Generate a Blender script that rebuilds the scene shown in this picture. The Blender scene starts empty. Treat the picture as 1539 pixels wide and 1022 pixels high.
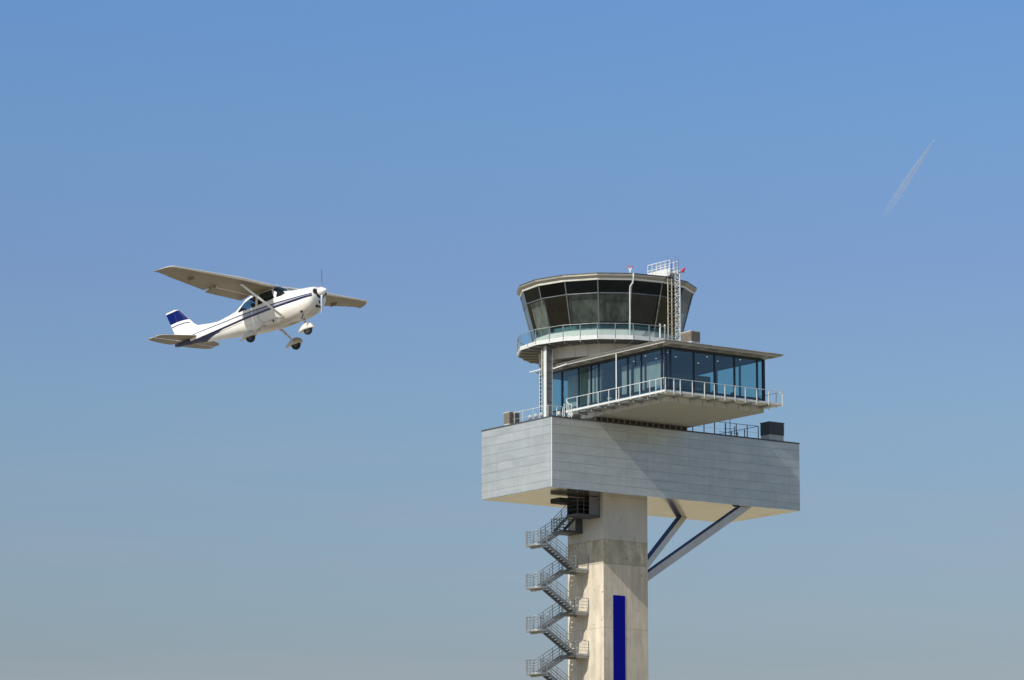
import bpy, bmesh, math, random
from mathutils import Vector, Matrix
random.seed(7)
R = math.radians
sc = bpy.context.scene
COL = sc.collection

# ------------------------------------------------------------ camera, world, sun, exposure
CAMZ = 1.6
cd = bpy.data.cameras.new('camera'); cam = bpy.data.objects.new('camera', cd); COL.objects.link(cam)
cam.location = (0, 0, CAMZ); cam.rotation_euler = (R(90 + 10.0874), 0, 0)
cd.sensor_fit = 'HORIZONTAL'; cd.sensor_width = 36; cd.lens = 36 * 5556.6 / 1539
cd.clip_start = 1; cd.clip_end = 200000
sc.camera = cam

YAW = R(35.489)
SUN_T = Vector((math.cos(YAW) - .17 * math.sin(YAW), math.sin(YAW) + .17 * math.cos(YAW), -.795)).normalized()   # travel direction of the light
SUN_EL = math.asin(-SUN_T.z); SUN_ROT = math.atan2(-SUN_T.x, -SUN_T.y)

sl = bpy.data.lights.new('sun', 'SUN'); sl.energy = 4.5; sl.angle = R(.53); sl.color = (1, .935, .83)
so = bpy.data.objects.new('sun', sl); COL.objects.link(so)
so.rotation_euler = SUN_T.to_track_quat('-Z', 'Y').to_euler(); so.location = (-60, -60, 150)

w = bpy.data.worlds.new('World'); sc.world = w; w.use_nodes = True
nt = w.node_tree; nt.nodes.clear()
def N(t, tree, **k):
    n = tree.nodes.new(t)
    for a, b in k.items(): setattr(n, a, b)
    return n
out = N('ShaderNodeOutputWorld', nt); bg = N('ShaderNodeBackground', nt); bg.inputs[1].default_value = .135
sky = N('ShaderNodeTexSky', nt, sky_type='NISHITA', sun_disc=False, sun_elevation=SUN_EL, sun_rotation=SUN_ROT,
        altitude=50, air_density=1.0, dust_density=1.2, ozone_density=1.0)
tc = N('ShaderNodeTexCoord', nt); sep = N('ShaderNodeSeparateXYZ', nt); nt.links.new(tc.outputs['Generated'], sep.inputs[0])
ramp = N('ShaderNodeValToRGB', nt); nt.links.new(sep.outputs[2], ramp.inputs[0])
cr = ramp.color_ramp; cr.interpolation = 'LINEAR'
SKY = [(0.0, (.54, .50, .56)), (.088, (.515, .505, .54)), (.106, (.532, .548, .592)), (.124, (.55, .575, .63)), (.159, (.55, .63, .72)), (.195, (.555, .625, .795)), (.230, (.54, .695, .865)), (.262, (.53, .72, .955)), (.45, (1, 1, 1.0))]
while len(cr.elements) < len(SKY): cr.elements.new(.5)
for e, (p, c) in zip(cr.elements, SKY): e.position = p; e.color = (*c, 1)
mul = N('ShaderNodeMix', nt, data_type='RGBA', blend_type='MULTIPLY'); mul.inputs[0].default_value = 1
nt.links.new(sky.outputs[0], mul.inputs[6]); nt.links.new(ramp.outputs[0], mul.inputs[7])
# thin, barely visible veils of cirrus low in the sky
mp = N('ShaderNodeMapping', nt); mp.inputs['Scale'].default_value = (5, 5, 55); nt.links.new(tc.outputs['Generated'], mp.inputs[0])
cn = N('ShaderNodeTexNoise', nt); cn.inputs['Scale'].default_value = 1.6; cn.inputs['Detail'].default_value = 5; nt.links.new(mp.outputs[0], cn.inputs[0])
mr = N('ShaderNodeMapRange', nt); mr.inputs[1].default_value = .47; mr.inputs[2].default_value = .72; mr.inputs[4].default_value = .30; nt.links.new(cn.outputs[0], mr.inputs[0])
mz = N('ShaderNodeMapRange', nt); mz.inputs[1].default_value = .17; mz.inputs[2].default_value = .1; nt.links.new(sep.outputs[2], mz.inputs[0])
mm = N('ShaderNodeMath', nt, operation='MULTIPLY'); nt.links.new(mr.outputs[0], mm.inputs[0]); nt.links.new(mz.outputs[0], mm.inputs[1])
mc = N('ShaderNodeMix', nt, data_type='RGBA'); nt.links.new(mm.outputs[0], mc.inputs[0]); nt.links.new(mul.outputs[2], mc.inputs[6]); mc.inputs[7].default_value = (2.9, 2.95, 3.5, 1)
nt.links.new(mc.outputs[2], bg.inputs[0]); nt.links.new(bg.outputs[0], out.inputs[0])

sc.view_settings.view_transform = 'Standard'; sc.view_settings.look = 'None'
sc.view_settings.exposure = 0.0; sc.view_settings.gamma = 1
sc.render.engine = 'CYCLES'

# ------------------------------------------------------------ materials
def mat(name, col=(.5, .5, .5), rough=.5, metal=0., spec=.5, coat=0.):
    m = bpy.data.materials.new(name); m.use_nodes = True
    b = m.node_tree.nodes['Principled BSDF']
    b.inputs['Base Color'].default_value = (*col, 1); b.inputs['Roughness'].default_value = rough
    b.inputs['Metallic'].default_value = metal; b.inputs['Specular IOR Level'].default_value = spec
    b.inputs['Coat Weight'].default_value = coat
    return m, m.node_tree, b
def mth(t, op, a, b=None):
    n = t.nodes.new('ShaderNodeMath'); n.operation = op
    for i, v in enumerate((a, b)):
        if v is None: continue
        if isinstance(v, (int, float)): n.inputs[i].default_value = v
        else: t.links.new(v, n.inputs[i])
    return n.outputs[0]
def coord(t, scale=(1, 1, 1), loc=(0, 0, 0)):
    c = t.nodes.new('ShaderNodeTexCoord'); m = t.nodes.new('ShaderNodeMapping')
    m.inputs['Scale'].default_value = scale; m.inputs['Location'].default_value = loc
    t.links.new(c.outputs['Object'], m.inputs[0]); return m.outputs[0]
def noise(t, vec, scale, detail=5, rough=.6):
    n = t.nodes.new('ShaderNodeTexNoise'); n.inputs['Scale'].default_value = scale; n.inputs['Detail'].default_value = detail
    n.inputs['Roughness'].default_value = rough; t.links.new(vec, n.inputs[0]); return n.outputs[0]
def rng(t, v, a, b, c, d):
    n = t.nodes.new('ShaderNodeMapRange')
    for i, x in zip((1, 2, 3, 4), (a, b, c, d)): n.inputs[i].default_value = x
    t.links.new(v, n.inputs[0]); return n.outputs[0]
def mix(t, f, a, b, blend='MIX'):
    n = t.nodes.new('ShaderNodeMix'); n.data_type = 'RGBA'; n.blend_type = blend
    for i, v in ((0, f), (6, a), (7, b)):
        if isinstance(v, (int, float)): n.inputs[i].default_value = v
        elif isinstance(v, tuple): n.inputs[i].default_value = (*v, 1)
        else: t.links.new(v, n.inputs[i])
    return n.outputs[2]
def worn(name, col, rough=.5, metal=0., amt=.18, scale=3., stretch=(1, 1, 1), coat=0., spec=.5, bump=0.):
    m, t, b = mat(name, col, rough, metal, spec, coat)
    v = coord(t, stretch); n = noise(t, v, scale, 6)
    f = rng(t, n, .3, .75, 1 - amt, 1 + amt * .4)
    c = t.nodes.new('ShaderNodeCombineColor')
    for i in range(3): t.links.new(f, c.inputs[i])
    t.links.new(mix(t, 1., col, c.outputs[0], 'MULTIPLY'), b.inputs['Base Color'])
    t.links.new(rng(t, n, .3, .7, max(rough - .07, .02), rough + .1), b.inputs['Roughness'])
    if bump:
        bp = t.nodes.new('ShaderNodeBump'); bp.inputs['Strength'].default_value = bump; bp.inputs['Distance'].default_value = .02
        t.links.new(n, bp.inputs['Height']); t.links.new(bp.outputs[0], b.inputs['Normal'])
    return m
def line(t, v, period, off, half):
    """1 on thin joint lines repeated along coordinate v"""
    a = mth(t, 'SUBTRACT', v, off); a = mth(t, 'DIVIDE', a, period); fl = mth(t, 'FRACT', a)
    d = mth(t, 'ABSOLUTE', mth(t, 'SUBTRACT', fl, .5)); return mth(t, 'GREATER_THAN', d, .5 - half / period)
def cell(t, v, period, off):
    return mth(t, 'FLOOR', mth(t, 'DIVIDE', mth(t, 'SUBTRACT', v, off), period))

def panel_mat(name, col, rough, metal, axis_period, vis=.62, per_z=.762, zoff=0., tone=.07, streak=False, vert=True, rvar=.05):
    m, t, b = mat(name, col, rough, metal)
    c = t.nodes.new('ShaderNodeTexCoord'); s = t.nodes.new('ShaderNodeSeparateXYZ'); t.links.new(c.outputs['Object'], s.inputs[0])
    X, Y, Z = s.outputs
    if streak:
        lx = line(t, X, 2.2, 1.1 - OX, .018); lz = line(t, Y, 1.67, -OY, .018); cx, cz = cell(t, X, 2.2, 1.1 - OX), cell(t, Y, 1.67, -OY)
    else:
        lz = line(t, Z, per_z, zoff, .02); cz = cell(t, Z, per_z, zoff)
        lx = line(t, mth(t, 'ADD', X, Y), axis_period, 1.1 - OX - OY, .014); cx = cell(t, mth(t, 'ADD', X, Y), axis_period, 1.1 - OX - OY)
    cv = t.nodes.new('ShaderNodeCombineXYZ'); t.links.new(cx, cv.inputs[0]); t.links.new(cz, cv.inputs[1])
    wn = t.nodes.new('ShaderNodeTexWhiteNoise'); wn.noise_dimensions = '2D'; t.links.new(cv.outputs[0], wn.inputs[0])
    base = rng(t, wn.outputs[0], 0, 1, 1 - tone, 1 + tone * .5)
    n = noise(t, coord(t, (.35, .35, 2.) if not streak else (.35, 3.2, 1)), 1.1, 6)
    n2 = noise(t, coord(t, (1.3, 1.3, .25)), 1.7, 5)
    g = mth(t, 'MULTIPLY', base, rng(t, n, .32, .68, .9 if not streak else .62, 1.06)); g = mth(t, 'MULTIPLY', g, rng(t, n2, .35, .75, 1.03, .93))
    j = mth(t, 'MAXIMUM', lz, mth(t, 'MULTIPLY', lx, .4 if not streak else .7)) if vert or not streak else lz
    g = mth(t, 'MULTIPLY', g, rng(t, j, 0, 1, 1, vis))
    cc = t.nodes.new('ShaderNodeCombineColor')
    for i in range(3): t.links.new(g, cc.inputs[i])
    t.links.new(mix(t, 1., col, cc.outputs[0], 'MULTIPLY'), b.inputs['Base Color'])
    t.links.new(rng(t, wn.outputs[0], 0, 1, rough - rvar, rough + rvar), b.inputs['Roughness'])
    bp = t.nodes.new('ShaderNodeBump'); bp.inputs['Strength'].default_value = .25; bp.inputs['Distance'].default_value = .02
    h = mth(t, 'ADD', mth(t, 'MULTIPLY', j, -1.), mth(t, 'MULTIPLY', noise(t, coord(t), .8, 3), .5)); t.links.new(h, bp.inputs['Height']); t.links.new(bp.outputs[0], b.inputs['Normal'])
    return m

def concrete_mat(name):
    m, t, b = mat(name, (.5, .46, .38), .85, 0, .25)
    c = t.nodes.new('ShaderNodeTexCoord'); s = t.nodes.new('ShaderNodeSeparateXYZ'); t.links.new(c.outputs['Object'], s.inputs[0])
    X, Y, Z = s.outputs
    zz = mth(t, 'SUBTRACT', Z, OZ)           # height measured from the top of the equipment floor
    def band(a, bb):
        return mth(t, 'MULTIPLY', mth(t, 'GREATER_THAN', zz, a), mth(t, 'LESS_THAN', zz, bb))
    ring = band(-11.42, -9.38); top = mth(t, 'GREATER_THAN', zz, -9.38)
    big = noise(t, coord(t, (1, 1, .55)), .55, 7, .62); runs = noise(t, coord(t, (2.4, 2.4, .16)), 1.3, 6, .65); fine = noise(t, coord(t), 6., 6, .7)
    g = mth(t, 'MULTIPLY', rng(t, big, .32, .70, .76, 1.10), rng(t, runs, .36, .72, 1.07, .78)); g = mth(t, 'MULTIPLY', g, rng(t, fine, .3, .7, .95, 1.05))
    # shuttering joints
    seam = band(-9.43, -9.36)
    for a in (-11.43, -16.78, -22.1, -27.4, -32.7): seam = mth(t, 'MAXIMUM', seam, band(a, a + .05))
    vj = line(t, mth(t, 'ADD', X, Y), 2.33, -OX + 6.88 + 2.2 - OY + .07, .012)
    g = mth(t, 'MULTIPLY', g, rng(t, seam, 0, 1, 1, .72)); g = mth(t, 'MULTIPLY', g, rng(t, vj, 0, 1, 1, .93))
    cc = t.nodes.new('ShaderNodeCombineColor')
    for i in range(3): t.links.new(g, cc.inputs[i])
    col = mix(t, 1., (.605, .55, .44), cc.outputs[0], 'MULTIPLY')
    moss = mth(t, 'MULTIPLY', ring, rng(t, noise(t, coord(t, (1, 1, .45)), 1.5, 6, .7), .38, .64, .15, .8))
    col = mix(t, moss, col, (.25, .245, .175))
    col = mix(t, mth(t, 'MULTIPLY', top, .7), col, (.455, .465, .45))
    spot = rng(t, noise(t, coord(t), 1.15, 2, .4), .66, .72, 0, .45); col = mix(t, mth(t, 'MULTIPLY', spot, rng(t, fine, .4, .6, .2, 1)), col, (.22, .2, .15))
    # tie holes
    vo = t.nodes.new('ShaderNodeTexVoronoi'); vo.inputs['Randomness'].default_value = .35; vo.inputs['Scale'].default_value = .75; t.links.new(coord(t), vo.inputs[0])
    col = mix(t, mth(t, 'LESS_THAN', vo.outputs[0], .055), col, (.17, .15, .12))
    t.links.new(col, b.inputs['Base Color'])
    bp = t.nodes.new('ShaderNodeBump'); bp.inputs['Strength'].default_value = .35; bp.inputs['Distance'].default_value = .03
    t.links.new(mth(t, 'SUBTRACT', mth(t, 'ADD', fine, big), seam), bp.inputs['Height']); t.links.new(bp.outputs[0], b.inputs['Normal'])
    return m

def glass_mat(name, tint, ior=1.6, wav=.012, gloss=(1, 1, 1), scale=.5):
    m = bpy.data.materials.new(name); m.use_nodes = True; t = m.node_tree; t.nodes.clear()
    o = t.nodes.new('ShaderNodeOutputMaterial'); tr = t.nodes.new('ShaderNodeBsdfTransparent'); gl = t.nodes.new('ShaderNodeBsdfGlossy')
    tr.inputs[0].default_value = (*tint, 1); gl.inputs['Color'].default_value = (*gloss, 1); gl.inputs['Roughness'].default_value = .015
    lw = t.nodes.new('ShaderNodeLayerWeight'); lw.inputs[0].default_value = .5; f0 = ((ior - 1) / (ior + 1)) ** 2
    fres = mth(t, 'ADD', mth(t, 'MULTIPLY', mth(t, 'POWER', lw.outputs['Facing'], 5.), 1 - f0), f0)
    bp = t.nodes.new('ShaderNodeBump'); bp.inputs['Strength'].default_value = 1; bp.inputs['Distance'].default_value = wav
    t.links.new(noise(t, coord(t, (1, 1, .6)), scale, 2, .4), bp.inputs['Height']); t.links.new(bp.outputs[0], gl.inputs['Normal'])
    ms = t.nodes.new('ShaderNodeMixShader'); t.links.new(fres, ms.inputs[0]); t.links.new(tr.outputs[0], ms.inputs[1]); t.links.new(gl.outputs[0], ms.inputs[2]); t.links.new(ms.outputs[0], o.inputs[0])
    return m

# tower frame: (a along the long face, b away from it, z up), origin at the near top corner of the equipment floor
NW = Vector((3.268, 300, 46.969 + CAMZ))
OX, OY, OZ = 9.21, 4.7, NW.z        # local origin of the tower object = its base centre on the ground
M = {}
M['conc'] = concrete_mat('raw_concrete')
M['clad'] = panel_mat('grey_aluminium_cladding', (.495, .53, .525), .36, .5, 2.2, zoff=OZ - .60, tone=.045)
M['soffit'] = panel_mat('polished_soffit_panels', (.86, .82, .74), .12, .9, 2.2, vis=.85, tone=.05, streak=True, rvar=.02)
M['slab'] = worn('pale_grey_slab_cladding', (.50, .49, .45), .55, .0, .14, 1.2, bump=.1)
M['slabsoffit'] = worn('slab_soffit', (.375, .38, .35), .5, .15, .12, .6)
M['drum'] = worn('beige_grey_drum_panels', (.50, .475, .42), .5, .1, .16, .9, (1, 1, .5))
M['white'] = worn('white_painted_steel', (.60, .63, .62), .4, 0, .12, 2.)
M['galv'] = worn('galvanised_steel', (.38, .41, .42), .42, .55, .25, 3.)
M['stair'] = worn('stair_steel', (.24, .26, .275), .45, .5, .25, 3.)
M['dark'] = worn('dark_grey_steel', (.07, .075, .085), .5, .2, .2, 2.)
M['screen'] = worn('grey_screen_panel', (.14, .15, .155), .5, .2, .2, 2.)
M['black'] = worn('black_void', (.012, .013, .015), .7, 0, .1, 2.)
M['navyframe'] = worn('dark_blue_window_frame', (.022, .038, .065), .35, .3, .15, 2.)
M['mullion'] = worn('window_mullion_grey', (.17, .19, .2), .35, .5, .15, 2.)
M['spandrel'] = worn('blue_spandrel_glass', (.025, .07, .11), .12, 0, .1, 1., spec=.8)
M['louvre'] = worn('louvre_brown', (.085, .075, .065), .6, .2, .25, 4., (1, 1, 8))
M['louvrelight'] = worn('louvre_light_brown', (.22, .195, .165), .6, .1, .25, 4., (1, 1, 8))
M['hvaclight'] = worn('plant_cabinet_light', (.50, .49, .45), .5, .1, .2, 2.)
M['mast'] = worn('service_mast_grey', (.20, .215, .215), .5, .3, .2, 2.)
M['roofgrey'] = worn('roof_edge_metal', (.38, .37, .33), .4, .4, .2, 1.5)
M['fascia'] = worn('cab_roof_fascia', (.36, .335, .275), .38, .45, .2, 1.5, (1, 1, 4))
M['fasciaw'] = worn('cab_roof_white_ring', (.72, .71, .67), .35, .3, .1, 1.5)
M['blue'] = worn('ultramarine_panel', (.001, .003, .25), .6, 0, .12, .8, spec=.1)
M['strut'] = worn('strut_steel', (.52, .51, .49), .3, .55, .16, 1.2, (1, 1, .6))
M['strutblue'] = worn('strut_blue_top', (.018, .065, .25), .8, .0, .2, 1.)
M['yellow'] = worn('yellowed_ladder_steel', (.66, .58, .38), .5, .1, .2, 3.)
M['red'] = worn('red_lamp_lens', (.55, .012, .04), .2, 0, .1, 3.)
M['cabglass'] = glass_mat('cab_glass', (.42, .52, .52), 1.6, .05, (.9, .92, .9), .45)
M['cabdark'] = glass_mat('cab_dark_glass', (.10, .15, .17), 1.35, .02, (.8, .9, 1), .45)
M['roomglass'] = glass_mat('viewing_room_glass', (.58, .79, .79), 2.25, .03, (.66, .8, .95), .35)
M['railglass'] = glass_mat('balustrade_glass', (.74, .90, .92), 1.3, .004)
M['interior'] = worn('interior_ceiling', (.10, .10, .10), .8, 0, .2, 2.)
M['floorin'] = worn('interior_floor', (.16, .15, .14), .8, 0, .2, 2.)
M['wood'] = worn('light_wood', (.5, .36, .22), .6, 0, .2, 2., (1, 1, 4))
M['cream'] = worn('cream_upholstery', (.62, .6, .5), .8, 0, .2, 2.)
M['teal'] = worn('teal_desk_reflection', (.30, .52, .54), .4, 0, .3, 1.5)
M['desk'] = worn('desk_laminate', (.42, .55, .52), .5, 0, .15, 2.)
M['curtain'] = worn('pale_window_blind', (.42, .34, .34), .9, 0, .3, 1.2, (1, 5, .5))
M['blind'] = worn('roller_blind', (.30, .26, .22), .9, 0, .9, .9, (1.6, 1.6, .9))
M['blinddim'] = worn('grey_partition', (.22, .23, .22), .9, 0, .3, 1., (1, 4, .5))
M['blindback'] = worn('dark_roller_blind', (.075, .095, .09), .9, 0, .5, .7, (1, 1, .7))
M['reflectpink'] = worn('pink_grey_reflection', (.62, .50, .46), .9, 0, .6, 1.6, (2, 2, .5))  # streaked pink tone imitates a reflection in the cab pane

# ------------------------------------------------------------ mesh builder
class MB:
    def __init__(s): s.v = []; s.f = []; s.mi = []; s.cur = 0
    def _add(s, vs, fs):
        o = len(s.v); s.v += [tuple(v) for v in vs]; s.f += [tuple(i + o for i in f) for f in fs]; s.mi += [s.cur] * len(fs)
    def box(s, x0, x1, y0, y1, z0, z1):
        s._add([(x0, y0, z0), (x1, y0, z0), (x1, y1, z0), (x0, y1, z0), (x0, y0, z1), (x1, y0, z1), (x1, y1, z1), (x0, y1, z1)],
               [(3, 2, 1, 0), (4, 5, 6, 7), (0, 1, 5, 4), (1, 2, 6, 5), (2, 3, 7, 6), (3, 0, 4, 7)]); return s
    def hexa(s, b4, t4):
        s._add(list(b4) + list(t4), [(3, 2, 1, 0), (4, 5, 6, 7), (0, 1, 5, 4), (1, 2, 6, 5), (2, 3, 7, 6), (3, 0, 4, 7)]); return s
    def beam(s, p, q, w, h, up=(0, 0, 1)):
        p, q = Vector(p), Vector(q); d = (q - p).normalized(); u = Vector(up)
        r = d.cross(u)
        if r.length < 1e-4: r = d.cross(Vector((1, 0, 0)))
        r.normalize(); u = r.cross(d)
        r *= w / 2; u *= h / 2
        s._add([p - r - u, p + r - u, p + r + u, p - r + u, q - r - u, q + r - u, q + r + u, q - r + u],
               [(3, 2, 1, 0), (4, 5, 6, 7), (0, 1, 5, 4), (1, 2, 6, 5), (2, 3, 7, 6), (3, 0, 4, 7)]); return s
    def tube(s, pts, rad, n=8, cap=True):
        pts = [Vector(p) for p in pts]; rr = rad if isinstance(rad, (list, tuple)) else [rad] * len(pts)
        o = len(s.v); ref = None
        for i, p in enumerate(pts):
            d = (pts[min(i + 1, len(pts) - 1)] - pts[max(i - 1, 0)]).normalized()
            if ref is None: ref = d.orthogonal().normalized()
            ref = (ref - d * ref.dot(d)).normalized(); b = d.cross(ref)
            for k in range(n):
                a = 2 * math.pi * k / n; s.v.append(tuple(p + (ref * math.cos(a) + b * math.sin(a)) * rr[i]))
        for i in range(len(pts) - 1):
            for k in range(n):
                k2 = (k + 1) % n; s.f.append((o + i * n + k, o + i * n + k2, o + (i + 1) * n + k2, o + (i + 1) * n + k)); s.mi.append(s.cur)
        if cap:
            s.f.append(tuple(o + k for k in reversed(range(n)))); s.mi.append(s.cur)
            e = o + (len(pts) - 1) * n; s.f.append(tuple(e + k for k in range(n))); s.mi.append(s.cur)
        return s
    def ball(s, c, r, n=10, sz=1.):
        c = Vector(c); m = n // 2 + 1; o = len(s.v)
        for i in range(m):
            ph = math.pi * i / (m - 1)
            for k in range(n):
                a = 2 * math.pi * k / n; s.v.append((c.x + r * math.sin(ph) * math.cos(a), c.y + r * math.sin(ph) * math.sin(a), c.z + r * sz * math.cos(ph)))
        for i in range(m - 1):
            for k in range(n):
                k2 = (k + 1) % n; s.f.append((o + i * n + k, o + (i + 1) * n + k, o + (i + 1) * n + k2, o + i * n + k2)); s.mi.append(s.cur)
        return s
    def poly_prism(s, prof, axis, lo, hi):
        n = len(prof)
        def P(u, v, w): return {'x': (w, u, v), 'y': (u, w, v), 'z': (u, v, w)}[axis]
        s._add([P(u, v, lo) for u, v in prof] + [P(u, v, hi) for u, v in prof],
               [tuple(reversed(range(n))), tuple(range(n, 2 * n))] + [(i, (i + 1) % n, n + (i + 1) % n, n + i) for i in range(n)]); return s
    def build(s, name, mats, parent=None, smooth=False, bevel=0., label=None, off=None, clean=False):
        me = bpy.data.meshes.new(name); vs = s.v
        if off: vs = [(x - off[0], y - off[1], z - off[2]) for x, y, z in vs]
        me.from_pydata(vs, [], s.f)
        for m_ in (mats if isinstance(mats, (list, tuple)) else [mats]): me.materials.append(m_)
        me.polygons.foreach_set('material_index', s.mi)
        if smooth: me.polygons.foreach_set('use_smooth', [True] * len(s.f))
        me.validate(); me.update()
        bm = bmesh.new(); bm.from_mesh(me)
        if clean: bmesh.ops.remove_doubles(bm, verts=bm.verts, dist=1e-4); bmesh.ops.dissolve_degenerate(bm, dist=1e-5, edges=bm.edges)
        bmesh.ops.recalc_face_normals(bm, faces=bm.faces); bm.to_mesh(me); bm.free()
        o = bpy.data.objects.new(name, me); COL.objects.link(o)
        if parent: o.parent = parent
        if bevel:
            md = o.modifiers.new('bevel', 'BEVEL'); md.width = bevel; md.segments = 2; md.limit_method = 'ANGLE'
        if label: o['label'] = label
        return o
def thing(name, label, cat, loc=(0, 0, 0), rot=(0, 0, 0), group=None):
    o = bpy.data.objects.new(name, None); COL.objects.link(o); o.location = loc; o.rotation_euler = rot
    o['label'] = label; o['category'] = cat
    if group: o['group'] = group
    return o
def W(a, b, z):            # tower frame -> world
    return Vector((NW.x + a * math.cos(YAW) - b * math.sin(YAW), NW.y + a * math.sin(YAW) + b * math.cos(YAW), NW.z + z))

# ------------------------------------------------------------ ground
def make_ground():
    m, t, b = mat('dry_airfield_grass', (.3, .25, .14), .95, 0, .1)
    v = coord(t); n1 = noise(t, v, .012, 6); n2 = noise(t, v, .35, 5)
    c = mix(t, rng(t, n1, .35, .65, 0, 1), (.37, .31, .20), (.31, .28, .17)); c = mix(t, rng(t, n2, .3, .7, 0, .35), c, (.44, .38, .26))
    t.links.new(c, b.inputs['Base Color'])
    mb = MB(); n = 64; rs = [0, 60, 300, 1500, 8000, 60000]
    mb.v.append((0, 0, 0))
    for r in rs[1:]:
        for k in range(n): mb.v.append((r * math.cos(2 * math.pi * k / n), r * math.sin(2 * math.pi * k / n), 0))
    for k in range(n): mb.f.append((0, 1 + k, 1 + (k + 1) % n)); mb.mi.append(0)
    for i in range(len(rs) - 2):
        for k in range(n): mb.f.append((1 + i * n + k, 1 + (i + 1) * n + k, 1 + (i + 1) * n + (k + 1) % n, 1 + i * n + (k + 1) % n)); mb.mi.append(0)
    g = mb.build('ground', m); g['kind'] = 'structure'
    ap = MB(); ap.box(-230, 260, 60, 262, .004, .012)
    o = ap.build('apron', worn('apron_concrete', (.36, .34, .29), .9, 0, .2, .05)); o['kind'] = 'structure'
    ap = MB(); ap.box(-900, 900, -120, -75, .004, .012)
    o = ap.build('runway', worn('runway_asphalt', (.07, .07, .07), .9, 0, .2, .05)); o['kind'] = 'structure'
make_ground()

# ------------------------------------------------------------ control tower
OFF = (OX, OY, -OZ)
tw = thing('control_tower', 'tall grey airport control tower with a round glass cab on a concrete shaft', 'control tower',
           (W(OX, OY, 0).x, W(OX, OY, 0).y, 0), (0, 0, YAW))
def part(mb, name, m, parent=tw, **k): return mb.build(name, m, parent, off=OFF, **k)

def multi(boxes, name, m, parent):
    for bx in boxes: part(MB().box(*bx), name, m, parent)
# shaft
mb = MB(); mb.box(6.88, 11.54, 2.2, 7.2, -OZ, -5.75); shaft = part(mb, 'shaft', M['conc'], bevel=.03)
mb = MB(); mb.box(7.87, 9.11, 2.165, 2.3, -OZ + 3, -14.0); part(mb, 'blue_stripe', M['blue'], shaft, bevel=.008)
mb = MB(); mb.box(6.1, 12.3, 1.4, 8.0, -OZ, -OZ + .6); part(mb, 'plinth', M['conc'], shaft, bevel=.03)

# equipment floor
mb = MB(); mb.box(0, 26.39, 0, 10.02, -5.76, 0); eq = part(mb, 'equipment_floor', M['clad'])
mb = MB(); mb.box(.03, 26.36, .03, 9.99, -5.81, -5.763); part(mb, 'soffit', M['soffit'], eq)
mb = MB()
for x0, x1, y0, y1 in ((-.03, 26.42, -.03, .25), (-.03, 26.42, 9.77, 10.05), (-.03, .25, .25, 9.77), (26.14, 26.42, .25, 9.77)): mb.box(x0, x1, y0, y1, .003, .12)
part(mb, 'parapet_cap', M['dark'], eq)
mb = MB(); mb.box(-.012, .0, -.012, .06, -5.76, 0); mb.box(0, .05, -.012, -.0, -5.76, 0); part(mb, 'corner_trim', M['white'], eq)

# V struts
def strut(bt):
    mb = MB(); p = Vector((11.45, 4.7 + (.25 if bt > 5 else -.25), -12.95)); q = Vector((20.75, bt, -5.83))
    d = (q - p); n = d.copy(); n.z = 0; n.normalize(); sd = Vector((0, .40 if bt > 5 else -.40, 0)) * (1 if bt > 5 else -1); up = Vector((0, 0, .36))
    ph = p; e = q
    # horizontal cut at the soffit, vertical cut at the shaft
    k = d.z / Vector((d.x, d.y)).length; sh = n * (.36 / k)
    b4 = [p - sd - up, p + sd - up, p + sd + up, p - sd + up]
    t4 = [e - sd + sh, e + sd + sh, e + sd - sh, e - sd - sh]
    mb._add(b4 + t4, [(3, 2, 1, 0), (4, 5, 6, 7), (0, 1, 5, 4), (1, 2, 6, 5), (2, 3, 7, 6), (3, 0, 4, 7)]); mb.mi[4] = 1
    part(mb, 'strut', [M['strut'], M['strutblue']])
strut(.78); strut(9.3)

# slab that carries the viewing room
mb = MB(); mb.box(4.6, 14.85, -9.3, 2.2, .50, .98); mb.cur = 1
for i in range(9): b = -8.6 + i * 1.25; mb.box(4.588, 4.6, b - .012, b + .012, .5, .98)
for i in range(8): a = 5.9 + i * 1.25; mb.box(a - .012, a + .012, -9.312, -9.3, .5, .98)
slab = part(mb, 'floor_slab', [M['slab'], M['dark']])
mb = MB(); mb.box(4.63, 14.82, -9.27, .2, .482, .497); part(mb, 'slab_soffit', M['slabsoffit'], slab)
mb = MB(); mb.box(4.75, 14.5, .55, .7, .003, .48); lv = part(mb, 'louvre_band', M['louvre'])
multi([(4.85 + i * .6 - .05, 4.85 + i * .6 + .05, .45, .549, .003, .48) for i in range(17)], 'post', M['roofgrey'], lv)

# balcony deck, brackets, railing
mb = MB(); mb.box(3.4, 4.5, -10.75, 2.7, 1.0, 1.17); mb.box(4.5, 15.72, -10.75, -9.35, 1.0, 1.17); mb.box(14.9, 15.72, -9.35, -7.6, 1.0, 1.17)
deck = part(mb, 'balcony', M['white'], bevel=.01)
multi([(3.55, 4.598, b - .55, b + .55, .86, .998) for b in (-9.0, -7.1, -5.2, -3.3, -1.4, .5)] + [(3.6, 4.598, b + .75, b + .85, .72, .998) for b in (-9.0, -7.1, -5.2, -3.3, -1.4, .5)]
      + [(a - .08, a + .08, -10.6, -9.302, .8, .998) for a in (5.4, 7.2, 9.0, 10.8, 12.6, 14.4)], 'bracket', M['galv'], deck)
mb = MB()
PL = [2.54, 1.08, -.44, -1.84, -3.28, -4.65, -6.19, -7.46, -8.78, -9.59, -10.3]
PR = [3.47, 4.34, 4.99, 6.23, 7.48, 8.5, 9.59, 10.66, 11.73, 12.94, 14.19, 15.66]
for b in PL: mb.box(3.37, 3.43, b - .022, b + .022, .9, 2.12)
for a in PR: mb.box(a - .03, a + .03, -10.78, -10.72, .88, 2.12)
for b in (-9.9, -8.9, -7.7): mb.box(15.66, 15.74, b - .03, b + .03, .9, 2.12)
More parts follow.
